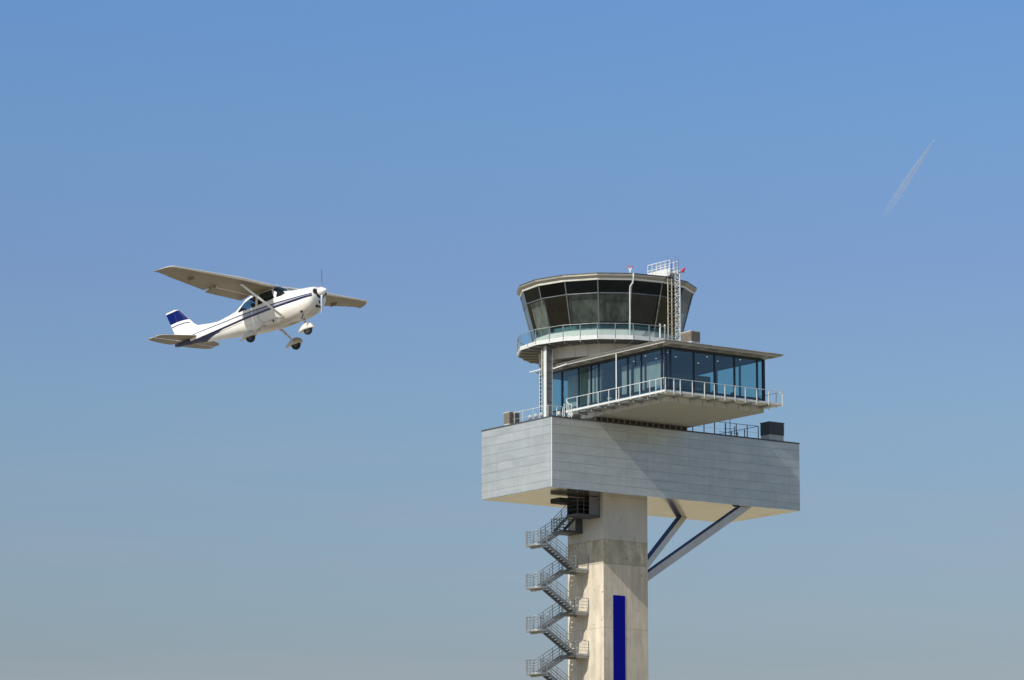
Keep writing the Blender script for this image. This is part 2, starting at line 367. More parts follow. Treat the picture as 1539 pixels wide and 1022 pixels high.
mb.box(3.38, 3.43, -10.75, 2.55, 2.12, 2.16); mb.box(3.38, 15.7, -10.775, -10.725, 2.12, 2.16); mb.box(15.675, 15.725, -10.725, -7.65, 2.12, 2.16)
part(mb, 'railing', M['white'], deck)
mb = MB(); mb.tube([(3.55, -4.12, 1.17), (3.55, -4.12, 5.07)], .06, 10); part(mb, 'support_pole', M['white'], deck)

# viewing room: windows with frames, roof, ceiling, floor
FZ0, FZ1 = 1.0, 4.93
mb = MB(); mb.box(4.62, 14.7, -9.3, 7.9, .985, 1.06); part(mb, 'room_floor', M['floorin'])
mb = MB(); mb.box(4.6, 14.72, -9.32, 7.92, 4.94, 5.04); part(mb, 'room_ceiling', M['interior'])
def wall_windows(edges, fixed, axis, sill=.55, name='window'):
    for lo, hi in zip(edges[:-1], edges[1:]):
        mb = MB(); g = .06
        z0 = FZ0 + .1 + sill
        z1 = FZ1 - .12
        mb._add([(fixed, lo + g, z0), (fixed, hi - g, z0), (fixed, hi - g, z1), (fixed, lo + g, z1)] if axis == 'b' else [(lo + g, fixed, z0), (hi - g, fixed, z0), (hi - g, fixed, z1), (lo + g, fixed, z1)], [(0, 1, 2, 3)])
        wn = part(mb, name, M['roomglass'])
        mb = MB()
        for e0, e1, za, zb in ((lo, lo + g, FZ0 + .08, FZ1), (hi - g, hi, FZ0 + .08, FZ1), (lo + g, hi - g, FZ1 - .12, FZ1), (lo + g, hi - g, z0 - .07, z0)):
            if axis == 'b': mb.box(fixed - .07, fixed + .07, e0, e1, za, zb)
            else: mb.box(e0, e1, fixed - .07, fixed + .07, za, zb)
        part(mb, 'frame', M['navyframe'], wn)
        mb = MB()
        if axis == 'b': mb.box(fixed - .03, fixed + .03, lo + g, hi - g, FZ0 + .08, z0 - .07)
        else: mb.box(lo + g, hi - g, fixed - .03, fixed + .03, FZ0 + .08, z0 - .07)
        part(mb, 'spandrel', M['spandrel'], wn)
EL = [-9.3, -8.9, -6.16, -4.35, -2.83, -.37, .68, 2.41, 4.76, 6.4, 7.9]
wall_windows(EL, 4.55, 'b')
ER = [4.62, 5.07, 7.47, 9.62, 11.71, 14.11, 14.71]
wall_windows(ER, -9.38, 'a')
wall_windows([-9.3, -6.3, -3.2, .3, 3.9, 7.9], 14.78, 'b')
wall_windows([4.62, 7, 9.4, 11.8, 14.7], 7.98, 'a')
multi([(4.44, 4.62, -9.48, -9.3, 1.08, 4.93), (14.71, 14.88, -9.48, -9.3, 1.08, 4.93)], 'corner_post', M['navyframe'], tw)
mb = MB(); mb.box(3.4, 15.75, -10.8, 4.9, 5.14, 5.22); mb.box(4.3, 15.0, 4.9, 8.2, 5.14, 5.22); roof = part(mb, 'room_roof', M['roofgrey'])
mb = MB(); mb.hexa([(3.32, -10.88, 5.222), (15.83, -10.88, 5.222), (15.83, 4.9, 5.222), (3.32, 4.9, 5.222)], [(3.45, -10.7, 5.30), (15.7, -10.7, 5.30), (15.7, 4.9, 5.30), (3.45, 4.9, 5.30)])
part(mb, 'roof_edge', M['roofgrey'], roof)
multi([(3.54, 4.5, -10.4 + i * 1.85 - .07, -10.4 + i * 1.85 + .07, 5.03, 5.138) for i in range(9)] + [(4.3 + i * 1.85 - .07, 4.3 + i * 1.85 + .07, -10.62, -9.5, 5.03, 5.138) for i in range(7)]
      + [(3.46, 3.54, -10.7, 4.8, 5.04, 5.138), (3.54, 15.6, -10.7, -10.62, 5.04, 5.138)], 'purlin', M['slab'], roof)
mb = MB(); mb.box(4.62, 14.7, -9.3, 7.9, 5.041, 5.138); part(mb, 'roof_core', M['slab'], roof)
mb = MB(); mb.box(6.9, 11.5, 2.25, 7.15, 1.061, 4.938); part(mb, 'core_wall', M['drum'])
dl, dt, db_ = mat('downlight', (1, 1, 1)); db_.inputs['Emission Color'].default_value = (1, .93, .8, 1); db_.inputs['Emission Strength'].default_value = 1.2
for a, b in ((6.2, -7.5), (8.1, -6.2), (10.2, -7.7), (12.2, -6.6), (7.3, -4.6), (9.4, -3.8), (11.5, -4.9), (13.3, -8.2), (6.6, -2.5), (5.8, -5.1)): part(MB().tube([(a, b, 4.925), (a, b, 4.939)], .07, 10), 'downlight', dl)
mb = MB(); mb.box(8.0, 8.1, -3.4, 2.2, 1.06, 4.93); part(mb, 'partition', M['interior'])
for b0, b1, z0, z1 in ((-8.6, -6.3, 2.0, 4.1), (-6.0, -4.6, 1.9, 4.0), (-4.2, -2.95, 1.9, 4.25), (.0, .62, 1.5, 4.6), (.85, 1.7, 1.7, 4.5), (5.2, 5.5, 1.2, 4.4)):
    part(MB().box(5.0, 5.03, b0, b1, z0, z1), 'window_blind', M['curtain'])

part(MB().box(8.3, 13.0, -4.6, -4.5, 1.06, 3.95), 'partition', M['blinddim'])
part(MB().box(8.4, 9.6, -4.63, -4.602, 1.9, 3.2), 'picture', M['desk']); part(MB().box(11.0, 12.2, -4.63, -4.602, 1.9, 2.9), 'picture', M['hvaclight'])
# drum, gallery, cab
CA, CB = 9.25, 4.75
E_ = R(1.47)
V_ = (math.sin(YAW + E_), math.cos(YAW + E_)); R_ = (math.cos(YAW + E_), -math.sin(YAW + E_))
def cabp(th, r, z): s, c = math.sin(th), math.cos(th); return (CA + r * (s * R_[0] - c * V_[0]), CB + r * (s * R_[1] - c * V_[1]), z)
def lt(lat, tow, z): return (CA + lat * R_[0] - tow * V_[0], CB + lat * R_[1] - tow * V_[1], z)
NS = 16; TH = [R(-5.7 + 22.5 * k) for k in range(NS)]
def ringsolid(mb, prof, ths=TH):
    """closed profile [(r,z)...] swept round the polygon"""
    n = len(prof); o = len(mb.v); K = len(ths)
    for th in ths:
        for r, z in prof: mb.v.append(cabp(th, r, z))
    for k in range(K):
        k2 = (k + 1) % K
        for i in range(n):
            i2 = (i + 1) % n; mb.f.append((o + k * n + i, o + k * n + i2, o + k2 * n + i2, o + k2 * n + i)); mb.mi.append(mb.cur)
    return mb
def disc(mb, r, z, ths=TH):
    o = len(mb.v)
    for th in ths: mb.v.append(cabp(th, r, z))
    mb.f.append(tuple(range(o, o + len(ths)))); mb.mi.append(mb.cur); return mb
TH32 = [R(-5.7 + 11.25 * k) for k in range(32)]
mb = MB(); ringsolid(mb, [(4.9, 5.72), (5.75, 5.72), (5.85, 6.76), (4.9, 6.76)], TH32); disc(mb, 4.95, 5.74, TH32); mb.cur = 1
for th in TH32: mb.beam(cabp(th + R(1.2), 5.75, 5.74), cabp(th + R(1.2), 5.86, 6.75), .03, .02, (V_[0], V_[1], 0))
drum = part(mb, 'drum', [M['drum'], M['galv']])
mb = MB(); mb.box(7.2, 11.3, 2.5, 7.0, 5.05, 5.73); part(mb, 'core', M['dark'])
mb = MB(); ringsolid(mb, [(5.3, 6.80), (7.62, 6.80), (7.66, 6.78), (7.66, 7.12), (5.3, 7.12)]); gal = part(mb, 'gallery', M['white'], bevel=.01)
mb = MB(); ringsolid(mb, [(5.86, 6.70), (7.5, 6.74), (7.5, 6.796), (5.86, 6.796)]); part(mb, 'gallery_soffit', M['dark'], gal)
for th in TH32: part(MB().beam(cabp(th, 5.87, 6.655), cabp(th, 7.5, 6.695), .07, .07), 'rib', M['roofgrey'], gal)
mb = MB()
for th, r in [(t, 7.66) for t in TH] + [(t + R(11.25), 7.66 * math.cos(R(11.25))) for t in TH]:
    mb.beam(cabp(th, r, 6.86), cabp(th, r, 8.12), .055, .055)
ringsolid(mb, [(7.63, 8.10), (7.69, 8.10), (7.69, 8.14), (7.63, 8.14)]); part(mb, 'gallery_railing', M['galv'], gal)
for k in range(NS):
    A0, B0, A1_, B1_ = [Vector(cabp(th, 7.61, z)) for th, z in ((TH[k], 7.16), (TH[(k + 1) % NS], 7.16), (TH[k], 8.06), (TH[(k + 1) % NS], 8.06))]
    for u0, u1 in ((.01, .49), (.51, .99)): part_mb = MB(); part_mb._add([A0.lerp(B0, u0), A0.lerp(B0, u1), A1_.lerp(B1_, u1), A1_.lerp(B1_, u0)], [(0, 1, 2, 3)]); part(part_mb, 'glass_panel', M['railglass'], gal)
for l_, t_ in ((4.45, 6.1), (4.85, 5.8)): part(MB().tube([lt(l_, t_, 7.12), lt(l_, t_, 8.3)], .07, 8), 'vent_pipe', M['white'], gal)

GZ0, GZT, GZ1 = 7.92, 10.80, 11.84
def gr(z): return 6.28 + (z - 7.85) * (7.36 - 6.28) / (11.84 - 7.85)
mb = MB(); ringsolid(mb, [(6.0, 7.122), (6.30, 7.122), (6.32, 7.90), (6.0, 7.90)]); cabw = part(mb, 'cab_wall', M['slab'])
mb = MB(); disc(mb, 6.0, 7.15); part(mb, 'cab_floor', M['floorin'], cabw)
for k in range(NS):
    t0, t1 = TH[k], TH[(k + 1) % NS]
    def q(u, r, z):
        A_, B_ = Vector(cabp(t0, r, z)), Vector(cabp(t1, r, z)); return A_.lerp(B_, u)
    for (za, zb, nm) in ((GZ0, GZT - .03, 'window'), (GZT + .03, GZ1, 'transom_window')):
        mb = MB(); mb._add([q(.02, gr(za), za), q(.98, gr(za), za), q(.98, gr(zb), zb), q(.02, gr(zb), zb)], [(0, 1, 2, 3)])
        wn = part(mb, nm, M['cabglass' if nm == 'window' else 'cabdark'])
        if nm == 'window':
            mb = MB(); mb.beam(q(0, gr(GZ0) + .01, GZ0 - .02), q(0, gr(GZ1) + .01, GZ1), .09, .12, (V_[0], V_[1], 0))
            mb.beam(q(0, gr(GZT), GZT), q(1, gr(GZT), GZT), .05, .07); mb.beam(q(0, gr(GZ0), GZ0 - .03), q(1, gr(GZ0), GZ0 - .03), .08, .06)
            part(mb, 'frame', M['mullion'], wn)
mb = MB(); ringsolid(mb, [(7.30, 11.845), (7.44, 11.845), (7.47, 12.00), (7.30, 12.00)]); part(mb, 'roof_ring', M['fasciaw'])
mb = MB(); ringsolid(mb, [(7.2, 12.003), (7.44, 12.003), (7.70, 12.17), (7.70, 12.30), (7.55, 12.36), (7.2, 12.36)]); disc(mb, 7.25, 12.35); disc(mb, 7.25, 12.02); cr_ = part(mb, 'cab_roof', M['fascia'])
mb = MB(); ringsolid(mb, [(7.45, 12.363), (7.68, 12.32), (7.72, 12.33), (7.68, 12.40), (7.45, 12.41)]); part(mb, 'roof_edge', M['dark'], cr_)
mb = MB(); disc(mb, 7.28, 11.86); part(mb, 'cab_ceiling', M['interior'])
mb = MB(); ringsolid(mb, [(4.5, 8.05), (5.6, 7.95), (5.6, 8.03), (4.5, 8.13)]); part(mb, 'control_desk', M['desk'])
mb = MB(); ringsolid(mb, [(5.61, 7.3), (5.66, 7.3), (5.66, 8.36), (5.61, 8.36)]); part(mb, 'desk_reflection', M['teal'])  # added teal band in place of reflections off desk and sill
for k in range(26):
    mb = MB()
    th = R(-170 + k * 13.6); r = 4.9; h = random.uniform(.3, .55); c = Vector(cabp(th, r, 8.12))
    mb.beam(c, c + Vector((0, 0, h)), .45, .05, (V_[0], V_[1], 0)); part(mb, 'monitor', M['dark'])
for k in range(30):
    th = R(-62 + k * 4.1 + random.uniform(-1, 1)); r = 5.5; h = random.uniform(.08, .34); c = Vector(cabp(th, r, 8.04))
    mb = MB(); mb.beam(c, c + Vector((0, 0, h)), random.uniform(.12, .42), .1, (V_[0], V_[1], 0)); part(mb, 'desk_equipment', M[random.choice(['cream', 'cream', 'hvaclight', 'dark', 'desk'])])
# blind hanging behind the lit left-hand facets; the pink one paints a pane reflection
for k, zt, mm_ in ((0, 8.55, 'blind'), (15, 8.5, 'blind'), (13, 8.0, 'reflectpink')) + tuple((q_, 8.75, 'blindback') for q_ in (5, 6, 7, 8, 9, 10, 11)):
    t0, t1 = TH[k], TH[(k + 1) % NS]; mb = MB()
    g_, zh = (0, GZT) if mm_ != 'blindback' else (0, GZ1)
    mb._add([cabp(t0 + g_, gr(zt) - .35, zt), cabp(t1 - g_, gr(zt) - .35, zt), cabp(t1 - g_, gr(zh) - .35, zh), cabp(t0 + g_, gr(zh) - .35, zh)], [(0, 1, 2, 3)]); part(mb, 'roller_blind', M[mm_])
# rain pipe down the cab
mb = MB(); mb.tube([lt(2.25, 7.50, 12.34), lt(2.25, 7.58, 12.0), lt(2.2, 7.42, 11.55), lt(1.98, 7.28, 11.3), lt(1.95, 7.12, 10.9), lt(1.95, 6.35, 7.6), lt(1.95, 6.3, 7.14)], .065, 8); part(mb, 'rain_pipe', M['white'])

# lattice ladder mast with bridge over the roof edge
mb = MB(); L0, T0 = 5.75, 5.95; zb, zt = 5.3, 14.0
cols = [(L0, T0), (L0 + .38, T0 - .05), (L0 + .05, T0 - .4), (L0 + .42, T0 - .42)]
for l, t_ in cols: mb.beam(lt(l, t_, zb), lt(l, t_, zt - 1.1), .07, .07)
z = zb; i = 0
while z < zt - 1.6:
    for (a_, b_) in ((0, 1), (0, 2), (1, 3), (2, 3)):
        c0, c1 = (cols[a_], cols[b_]) if i % 2 else (cols[b_], cols[a_])
        mb.beam(lt(*c0, z), lt(*c1, z + .42), .04, .04); mb.beam(lt(*cols[a_], z), lt(*cols[b_], z), .05, .05)
    z += .42; i += 1
lm = part(mb, 'lattice_mast', M['white'])
mb = MB()
for l in (L0 - .62, L0 - .30): mb.beam(lt(l, T0 + .1, zb), lt(l, T0 + .1, 12.1), .06, .06)
part(mb, 'ladder', M['yellow'], lm)
mb = MB(); z = zb + .2
while z < 12.8: mb.beam(lt(L0 - .60, T0 + .1, z), lt(L0 - .02, T0 + .1, z), .05, .05); z += .31
part(mb, 'rung', M['dark'], lm)
mb = MB()
z = 6.2
while z < 12.2:
    mb.tube([lt(L0 - .62, T0 + .1, z), lt(L0 - .66, T0 + .5, z), lt(L0 - .46, T0 + .78, z), lt(L0 - .26, T0 + .5, z), lt(L0 - .30, T0 + .1, z)], .018, 5); z += .95
for l in (L0 - .62, L0 - .3, L0 + .0, L0 + .25): mb.beam(lt(l, T0, 12.1), lt(l, T0, 14.05 + .15 * math.sin(l * 9)), .045, .045)
part(mb, 'cage_hoop', M['galv'], lm)
mb = MB()
A1, A2 = lt(L0 - .1, T0 - .1, 12.62), lt(3.4, 2.9, 12.62)
mb.beam(A1, A2, .9, .12)
d = (Vector(A2) - Vector(A1)).normalized(); sd = Vector((-d.y, d.x, 0)) * .45
for s_ in (-1, 1):
    for k in range(6):
        p = Vector(A1).lerp(Vector(A2), k / 5 * .8) + sd * s_; mb.beam(p, p + Vector((0, 0, 1.1)), .05, .05)
    for h in (.12, .6, 1.1): mb.beam(Vector(A1) + sd * s_ + Vector((0, 0, h)), Vector(A1).lerp(Vector(A2), .8) + sd * s_ + Vector((0, 0, h)), .05 if h > .2 else .03, .05 if h > .2 else .62)
for k in range(3):
    p = Vector(A1).lerp(Vector(A2), .25 + k * .3); mb.beam(p, p - Vector((0, 0, .26)), .1, .1)
part(mb, 'bridge', M['white'], lm)
mb = MB(); mb.box(0, 0, 0, 0, 0, 0) if False else None
mb.ball(lt(L0 + .62, T0, 12.82), .13, 10, 1.2); mb.ball(lt(L0 + .74, T0, 12.98), .10, 10, 1.2); part(mb, 'obstruction_light', M['red'], lm, smooth=True)
mb = MB(); mb.beam(lt(L0 + .3, T0, 12.72), lt(L0 + .8, T0, 12.72), .05, .05); part(mb, 'lamp_arm', M['dark'], lm)

# twin obstruction light on the roof edge
mb = MB(); mb.tube([lt(2.0, 5.6, 12.35), lt(2.0, 5.6, 12.9)], .06, 8); mb.tube([lt(2.0, 5.6, 12.85), lt(1.88, 5.6, 13.2)], .06, 8); mb.tube([lt(2.0, 5.6, 12.85), lt(2.12, 5.6, 13.2)], .06, 8)
tl = part(mb, 'lamp_post', M['white'])
mb = MB(); mb.ball(lt(1.87, 5.6, 13.26), .085, 10, 1.2); mb.ball(lt(2.13, 5.6, 13.26), .085, 10, 1.2); part(mb, 'obstruction_light', M['red'], tl, smooth=True)
mb = MB()
for l, t_, h in ((4.2, 4.6, 13.7), (3.9, 4.9, 13.5), (-.7, 3, 12.9), (5.1, 3.6, 14.0)): mb.tube([lt(l, t_, 12.35), lt(l, t_, h)], [.02, .008], 6)
part(mb, 'whip_antenna', M['galv'])

# service mast left of the viewing room, with its ladder
mb = MB(); mb.box(2.38, 2.92, 3.96, 4.3, .0, 6.70); mb.cur = 1
for z in (.9, 2.0, 3.1, 3.55, 4.45, 5.4, 6.3): mb.box(2.39, 2.91, 3.948, 3.96, z, z + .05)
ms = part(mb, 'service_mast', [M['mast'], M['dark']])
multi([(2.30, 2.378, 3.93, 4.31, .0, 6.72), (2.922, 2.97, 3.95, 4.3, .0, 6.5)], 'edge_channel', M['white'], ms)
mb = MB()
mb.tube([(2.2, 4.4, 0), (2.2, 4.4, 6.5)], .03, 6); mb.tube([(2.2, 4.72, 0), (2.2, 4.72, 4.95)], .03, 6)
z = .4
while z < 5: mb.tube([(2.2, 4.4, z), (2.2, 4.72, z)], .02, 5); z += .33
part(mb, 'ladder', M['white'], ms)
part(MB().beam((2.1, 6.0, 4.75), (2.1, 4.32, 4.75), .08, .08), 'bracket_arm', M['white'], ms); part(MB().beam((3.05, 3.95, 4.85), (3.05, 2.0, 4.98), .09, .09), 'bracket_arm', M['white'], ms)
part(MB().beam((2.3, 4.6, 5.3), (3.9, 6.0, 6.6), .07, .07), 'bracket_arm', M['roofgrey'], ms)

# roof railings on the equipment floor
mb = MB()
for a in (15.02, 16.24, 17.39, 18.58, 19.75, 20.95, 22.16): mb.box(a - .03, a + .03, .35, .41, .0, 1.22)
mb.box(14.8, 22.2, .36, .40, 1.22, 1.26); mb.tube([(14.8, .38, .65), (22.2, .38, .65)], .007, 5)
for b in (2.2, 4., 5.8): mb.box(22.13, 22.19, b, b + .06, 0, 1.22)
mb.box(22.14, 22.18, .4, 6, 1.22, 1.26); part(mb, 'roof_railing', M['dark'], eq)
mb = MB()
for b in (1.2, 2.4, 3.3, 4.8, 6.0): mb.box(.5, .54, b, b + .03, 0, 1.15)
for a in (.5, 1.4, 2.0, 2.7): mb.box(a, a + .05, 1.2, 1.26, 0, 1.15)
mb.box(.51, .54, 1.2, 6.2, 1.15, 1.18); mb.box(.51, 3.3, 1.21, 1.25, 1.15, 1.19); mb.tube([(.53, 1.2, .6), (.53, 6.2, .6)], .01, 5)
for a in (2.6, 3.0, 3.35): mb.tube([(a, 1.8, 0), (a, 1.8, 1.55)], .04, 6)
mb.tube([(3.35, 1.8, 1.55), (3.35, 2.3, 1.7), (3.4, 2.6, 2.1)], .035, 6)
part(mb, 'roof_railing', M['white'], eq)

# external staircase
SB0, SB1 = 4.2, 6.2; SM = 5.15
def railing(mb, pts, h=1.08, bars=4, posts=True, r=.02):
    pts = [Vector(p) for p in pts]
    for a_, b_ in zip(pts[:-1], pts[1:]):
        for k in range(1, bars + 1):
            z = Vector((0, 0, h * k / bars)); mb.beam(a_ + z, b_ + z, .03 if k < bars else .045, .03 if k < bars else .045)
        n = max(1, round((b_ - a_).length / 1.25))
        for i in range(n + 1 if (b_ - a_).length > .6 else 1):
            p = a_.lerp(b_, i / n); mb.beam(p - Vector((0, 0, .1)), p + Vector((0, 0, h)), .05, .05)
def flight(a0, z0, a1, z1, b0, b1, name='flight'):
    """steel flight from (a0,z0) to (a1,z1) between b0 and b1"""
    mb = MB(); 
    for b in (b0 + .03, b1 - .03): mb.beam((a0, b, z0 - .06), (a1, b, z1 - .06), .05, .26)
    n = max(3, round(abs(z1 - z0) / .185))
    for i in range(n):
        t = (i + .5) / n; a = a0 + (a1 - a0) * t; z = z0 + (z1 - z0) * t; mb.box(a - .17, a + .17, b0 + .05, b1 - .05, z - .02, z + .015); sg = 1 if z1 > z0 else -1; ac_ = a - .14 * (sg if a1 > a0 else -sg); mb.box(ac_ - .01, ac_ + .01, b0 + .05, b1 - .05, z - .09, z - .02)
    fl = part(mb, name, M['stair'], stair)
mb = MB(); mb.box(1.6, 6.8, 4.1, 5.9, -OZ, -OZ + .15); stair = part(mb, 'staircase', M['stair'])
zo, zi, SP = -9.86, -11.7, 3.56
k = 0
while zi - SP * k > -OZ + 2 and k < 11:
    zO, zI = zo - SP * k, zi - SP * k
    mb = MB()
    # outer landing with rounded end
    prof = [(2.6, SB0), (2.6, SB1)] + [(1.95 - .42 * math.sin(R(t_)) , 5.2 + 1.0 * math.cos(R(t_))) for t_ in range(0, 181, 30)]
    mb.poly_prism(prof, 'z', zO - .17, zO); mb.box(2.2, 2.5, SB0 + .1, SB1 - .1, zO - .3, zO - .171)
    part(mb, 'landing', M['galv'], stair)
    mb = MB(); rp = [(2.55, SB0 + .03, zO), (1.9, SB0 + .03, zO)] + [(1.92 - .4 * math.sin(R(t_)), 5.2 + .97 * math.cos(R(t_)), zO) for t_ in (150, 120, 90, 60, 30)] + [(1.9, SB1 - .03, zO), (2.55, SB1 - .03, zO)]
    railing(mb, rp, 1.08, 5); rl = part(mb, 'railing', M['galv'], stair)
    mb = MB(); prof = [(5.5, SB0), (6.87, SB0), (6.87, SB1), (5.5, SB1)]; mb.poly_prism(prof, 'z', zI - .17, zI); mb.box(5.6, 6.86, SB0 + .12, SB0 + .24, zI - .34, zI - .171); mb.box(5.6, 6.86, SB1 - .24, SB1 - .12, zI - .34, zI - .171)
    part(mb, 'landing', M['galv'], stair)
    mb = MB(); railing(mb, [(5.55, SB0 + .03, zI), (6.82, SB0 + .03, zI)]); railing(mb, [(5.6, SB1 - .03, zI), (6.82, SB1 - .03, zI)]); part(mb, 'railing', M['galv'], stair)
    flight(2.6, zO, 5.5, zI, SB0, SM - .06)
    mb = MB(); railing(mb, [(2.6, SB0 + .03, zO), (5.5, SB0 + .03, zI)]); railing(mb, [(2.6, SM - .08, zO), (5.5, SM - .08, zI)]); part(mb, 'railing', M['galv'], stair)
    flight(5.5, zI, 2.6, zO - SP, SM + .06, SB1)
    mb = MB(); railing(mb, [(5.5, SM + .08, zI), (2.6, SM + .08, zO - SP)]); railing(mb, [(5.5, SB1 - .03, zI), (2.6, SB1 - .03, zO - SP)]); part(mb, 'railing', M['galv'], stair)
    k += 1
# top: short flight up to the rear landing, cross flight to the exit platform
zM, zT = -8.45, -7.35
flight(2.6, zo, 5.0, zM, SM + .06, SB1)
mb = MB(); railing(mb, [(2.6, SB1 - .03, zo), (5.0, SB1 - .03, zM)]); railing(mb, [(2.6, SM + .08, zo), (5.0, SM + .08, zM)]); part(mb, 'railing', M['galv'], stair)
mb = MB(); mb.box(5.0, 6.87, 5.06, 7.0, zM - .2, zM); mb.box(6.15, 6.86, 5.08, 5.12, zM, zM + 1.2); part(mb, 'landing', M['dark'], stair)
mb = MB(); railing(mb, [(5.03, 5.8, zM), (5.03, 6.97, zM), (6.84, 6.97, zM)]); part(mb, 'railing', M['galv'], stair)
mb = MB()
for a in (4.72, 5.55): mb.beam((a, 6.2, zM - .05), (a, 4.1, zT - .05), .05, .28)
for i in range(6):
    t = (i + .5) / 6; mb.box(4.75, 5.52, 6.2 - 2.1 * t - .09, 6.2 - 2.1 * t + .09, zM + 1.1 * t - .02, zM + 1.1 * t + .02)
part(mb, 'flight', M['dark'], stair)
mb = MB(); railing(mb, [(4.72, 6.2, zM), (4.72, 4.1, zT)]); part(mb, 'railing', M['galv'], stair)
mb = MB(); mb.box(4.5, 6.87, 2.6, 4.1, zT - .2, zT); plat = part(mb, 'exit_platform', M['dark'], stair)
mb = MB(); mb.box(5.75, 6.87, 2.6, 2.66, zT, -5.85); part(mb, 'screen', M['screen'], stair)
mb = MB(); mb.box(4.6, 6.87, 4.0, 4.1, zT, -5.85); mb.box(6.78, 6.87, 2.67, 3.99, zT, -5.85); part(mb, 'exit_shade_panel', M['black'], stair)  # black panels stand in for the deep shade of the exit recess
mb = MB(); railing(mb, [(4.55, 2.65, zT), (5.9, 2.65, zT)], 1.1, 3); mb.beam((4.55, 2.65, zT), (4.55, 2.65, -5.95), .06, .06); mb.beam((5.2, 2.65, zT), (5.2, 2.65, -5.95), .05, .05); railing(mb, [(4.55, 2.65, zT), (4.55, 4.05, zT)], 1.1, 3); part(mb, 'railing', M['dark'], stair)
mb = MB(); mb.box(3.45, 6.87, 3.6, 4.95, -6.4, -6.0); part(mb, 'canopy', M['black'], stair)

# ------------------------------------------------------------ plant units and lamps standing on the roofs
def plant(label, a, b, z, la, lb, h, split, group='ventilation units on the tower roofs', base=True, cap='dark'):
    o = thing('ventilation_unit', label, 'ventilation unit', W(a + la / 2, b + lb / 2, z), (0, 0, YAW), group)
    mb = MB(); x, y = la / 2, lb / 2
    mb.box(-x - .09, x + .09, -y - .09, y + .09, 0, .16); mb.box(-x, x, -y, y, .16, split); mb.build('base', M['hvaclight'], o, bevel=.01)
    mb = MB(); mb.box(-x - .02, x + .02, -y - .02, y + .02, split + .003, h - .08)
    n = 7
    for i in range(n):
        zz = split + .08 + (h - .2 - split) * i / n; mb.box(-x - .05, x + .05, -y - .05, y + .05, zz, zz + .03)
    mb.build('louvre', M[cap], o)
    mb = MB(); mb.box(-x - .06, x + .06, -y - .06, y + .06, h - .077, h); mb.build('lid', M['hvaclight'] if cap != 'dark' else M['dark'], o, bevel=.01)
    return o
plant('dark louvred ventilation unit at the right end of the boxy floor roof', 23.9, 1.0, .003, 1.6, 1.15, 1.9, .78)
plant('small brown louvred ventilation unit at the left edge of the boxy floor roof', 2.0, 8.8, .003, 1.0, .76, 1.75, .75, cap='louvrelight')
plant('grey plant box on the viewing room roof beside the lattice ladder mast', 8.35, -8.0, 5.305, .85, 1.3, 1.6, .75, cap='louvrelight')
def flood(name, label, a, b, z, tilt, rz, group, cat='floodlight'):
    o = thing(name, label, cat, W(a, b, z), (0, 0, YAW + rz), group)
    mb = MB(); mb.tube([(0, 0, 0), (0, 0, .32)], .03, 6); mb.build('stem', M['galv'], o)
    mb = MB(); mb.tube([(-.14, 0, .42), (-.02, 0, .44), (.10, 0, .46), (.16, 0, .47)], [.08, .17, .2, .2], 12); mb.build('head', M['white'], o, smooth=False)
G = 'white lamps along the edge of the boxy floor roof'
flood('floodlight', 'white roof lamp farthest left of three on the boxy floor edge', .45, 3.6, .0, 0, 2.6, G)
flood('floodlight', 'white roof lamp in the middle of three on the boxy floor edge', .45, 2.8, .0, 0, 2.6, G)
flood('floodlight', 'white roof lamp just left of the boxy floor front corner', .45, 2.0, .0, 0, 2.6, G)
flood('floodlight', 'white lamp just right of the front corner on the boxy floor edge', 1.1, .5, .0, 0, -1.2, G)
flood('floodlight', 'white lamp under the left end of the viewing room balcony', 2.2, .45, .0, 0, -1.9, G)

# weather instruments on the roof right of the viewing room
o = thing('weather_mast', 'thin dark instrument mast behind the railing between viewing room and dark ventilation unit', 'weather mast', W(20.7, 2.4, 0), (0, 0, YAW))
mb = MB(); mb.tube([(0, 0, 0), (0, 0, 2.1)], .035, 6); mb.build('pole', M['dark'], o)
mb = MB(); mb.beam((-1.2, 0, .8), (1.0, 0, .8), .03, .03); mb.beam((-.6, 0, 1.1), (1.2, .6, 1.35), .03, .03); mb.beam((-.55, 0, 0), (-.55, 0, 1.5), .03, .03); mb.beam((.5, 0, 0), (.5, 0, 1.4), .05, .05); mb.beam((.8, 0, 0), (.8, 0, .95), .05, .05); mb.build('crossbar', M['dark'], o)
mb = MB(); mb.ball((0, 0, 2.15), .09, 8, .7); mb.build('sensor', M['dark'], o)

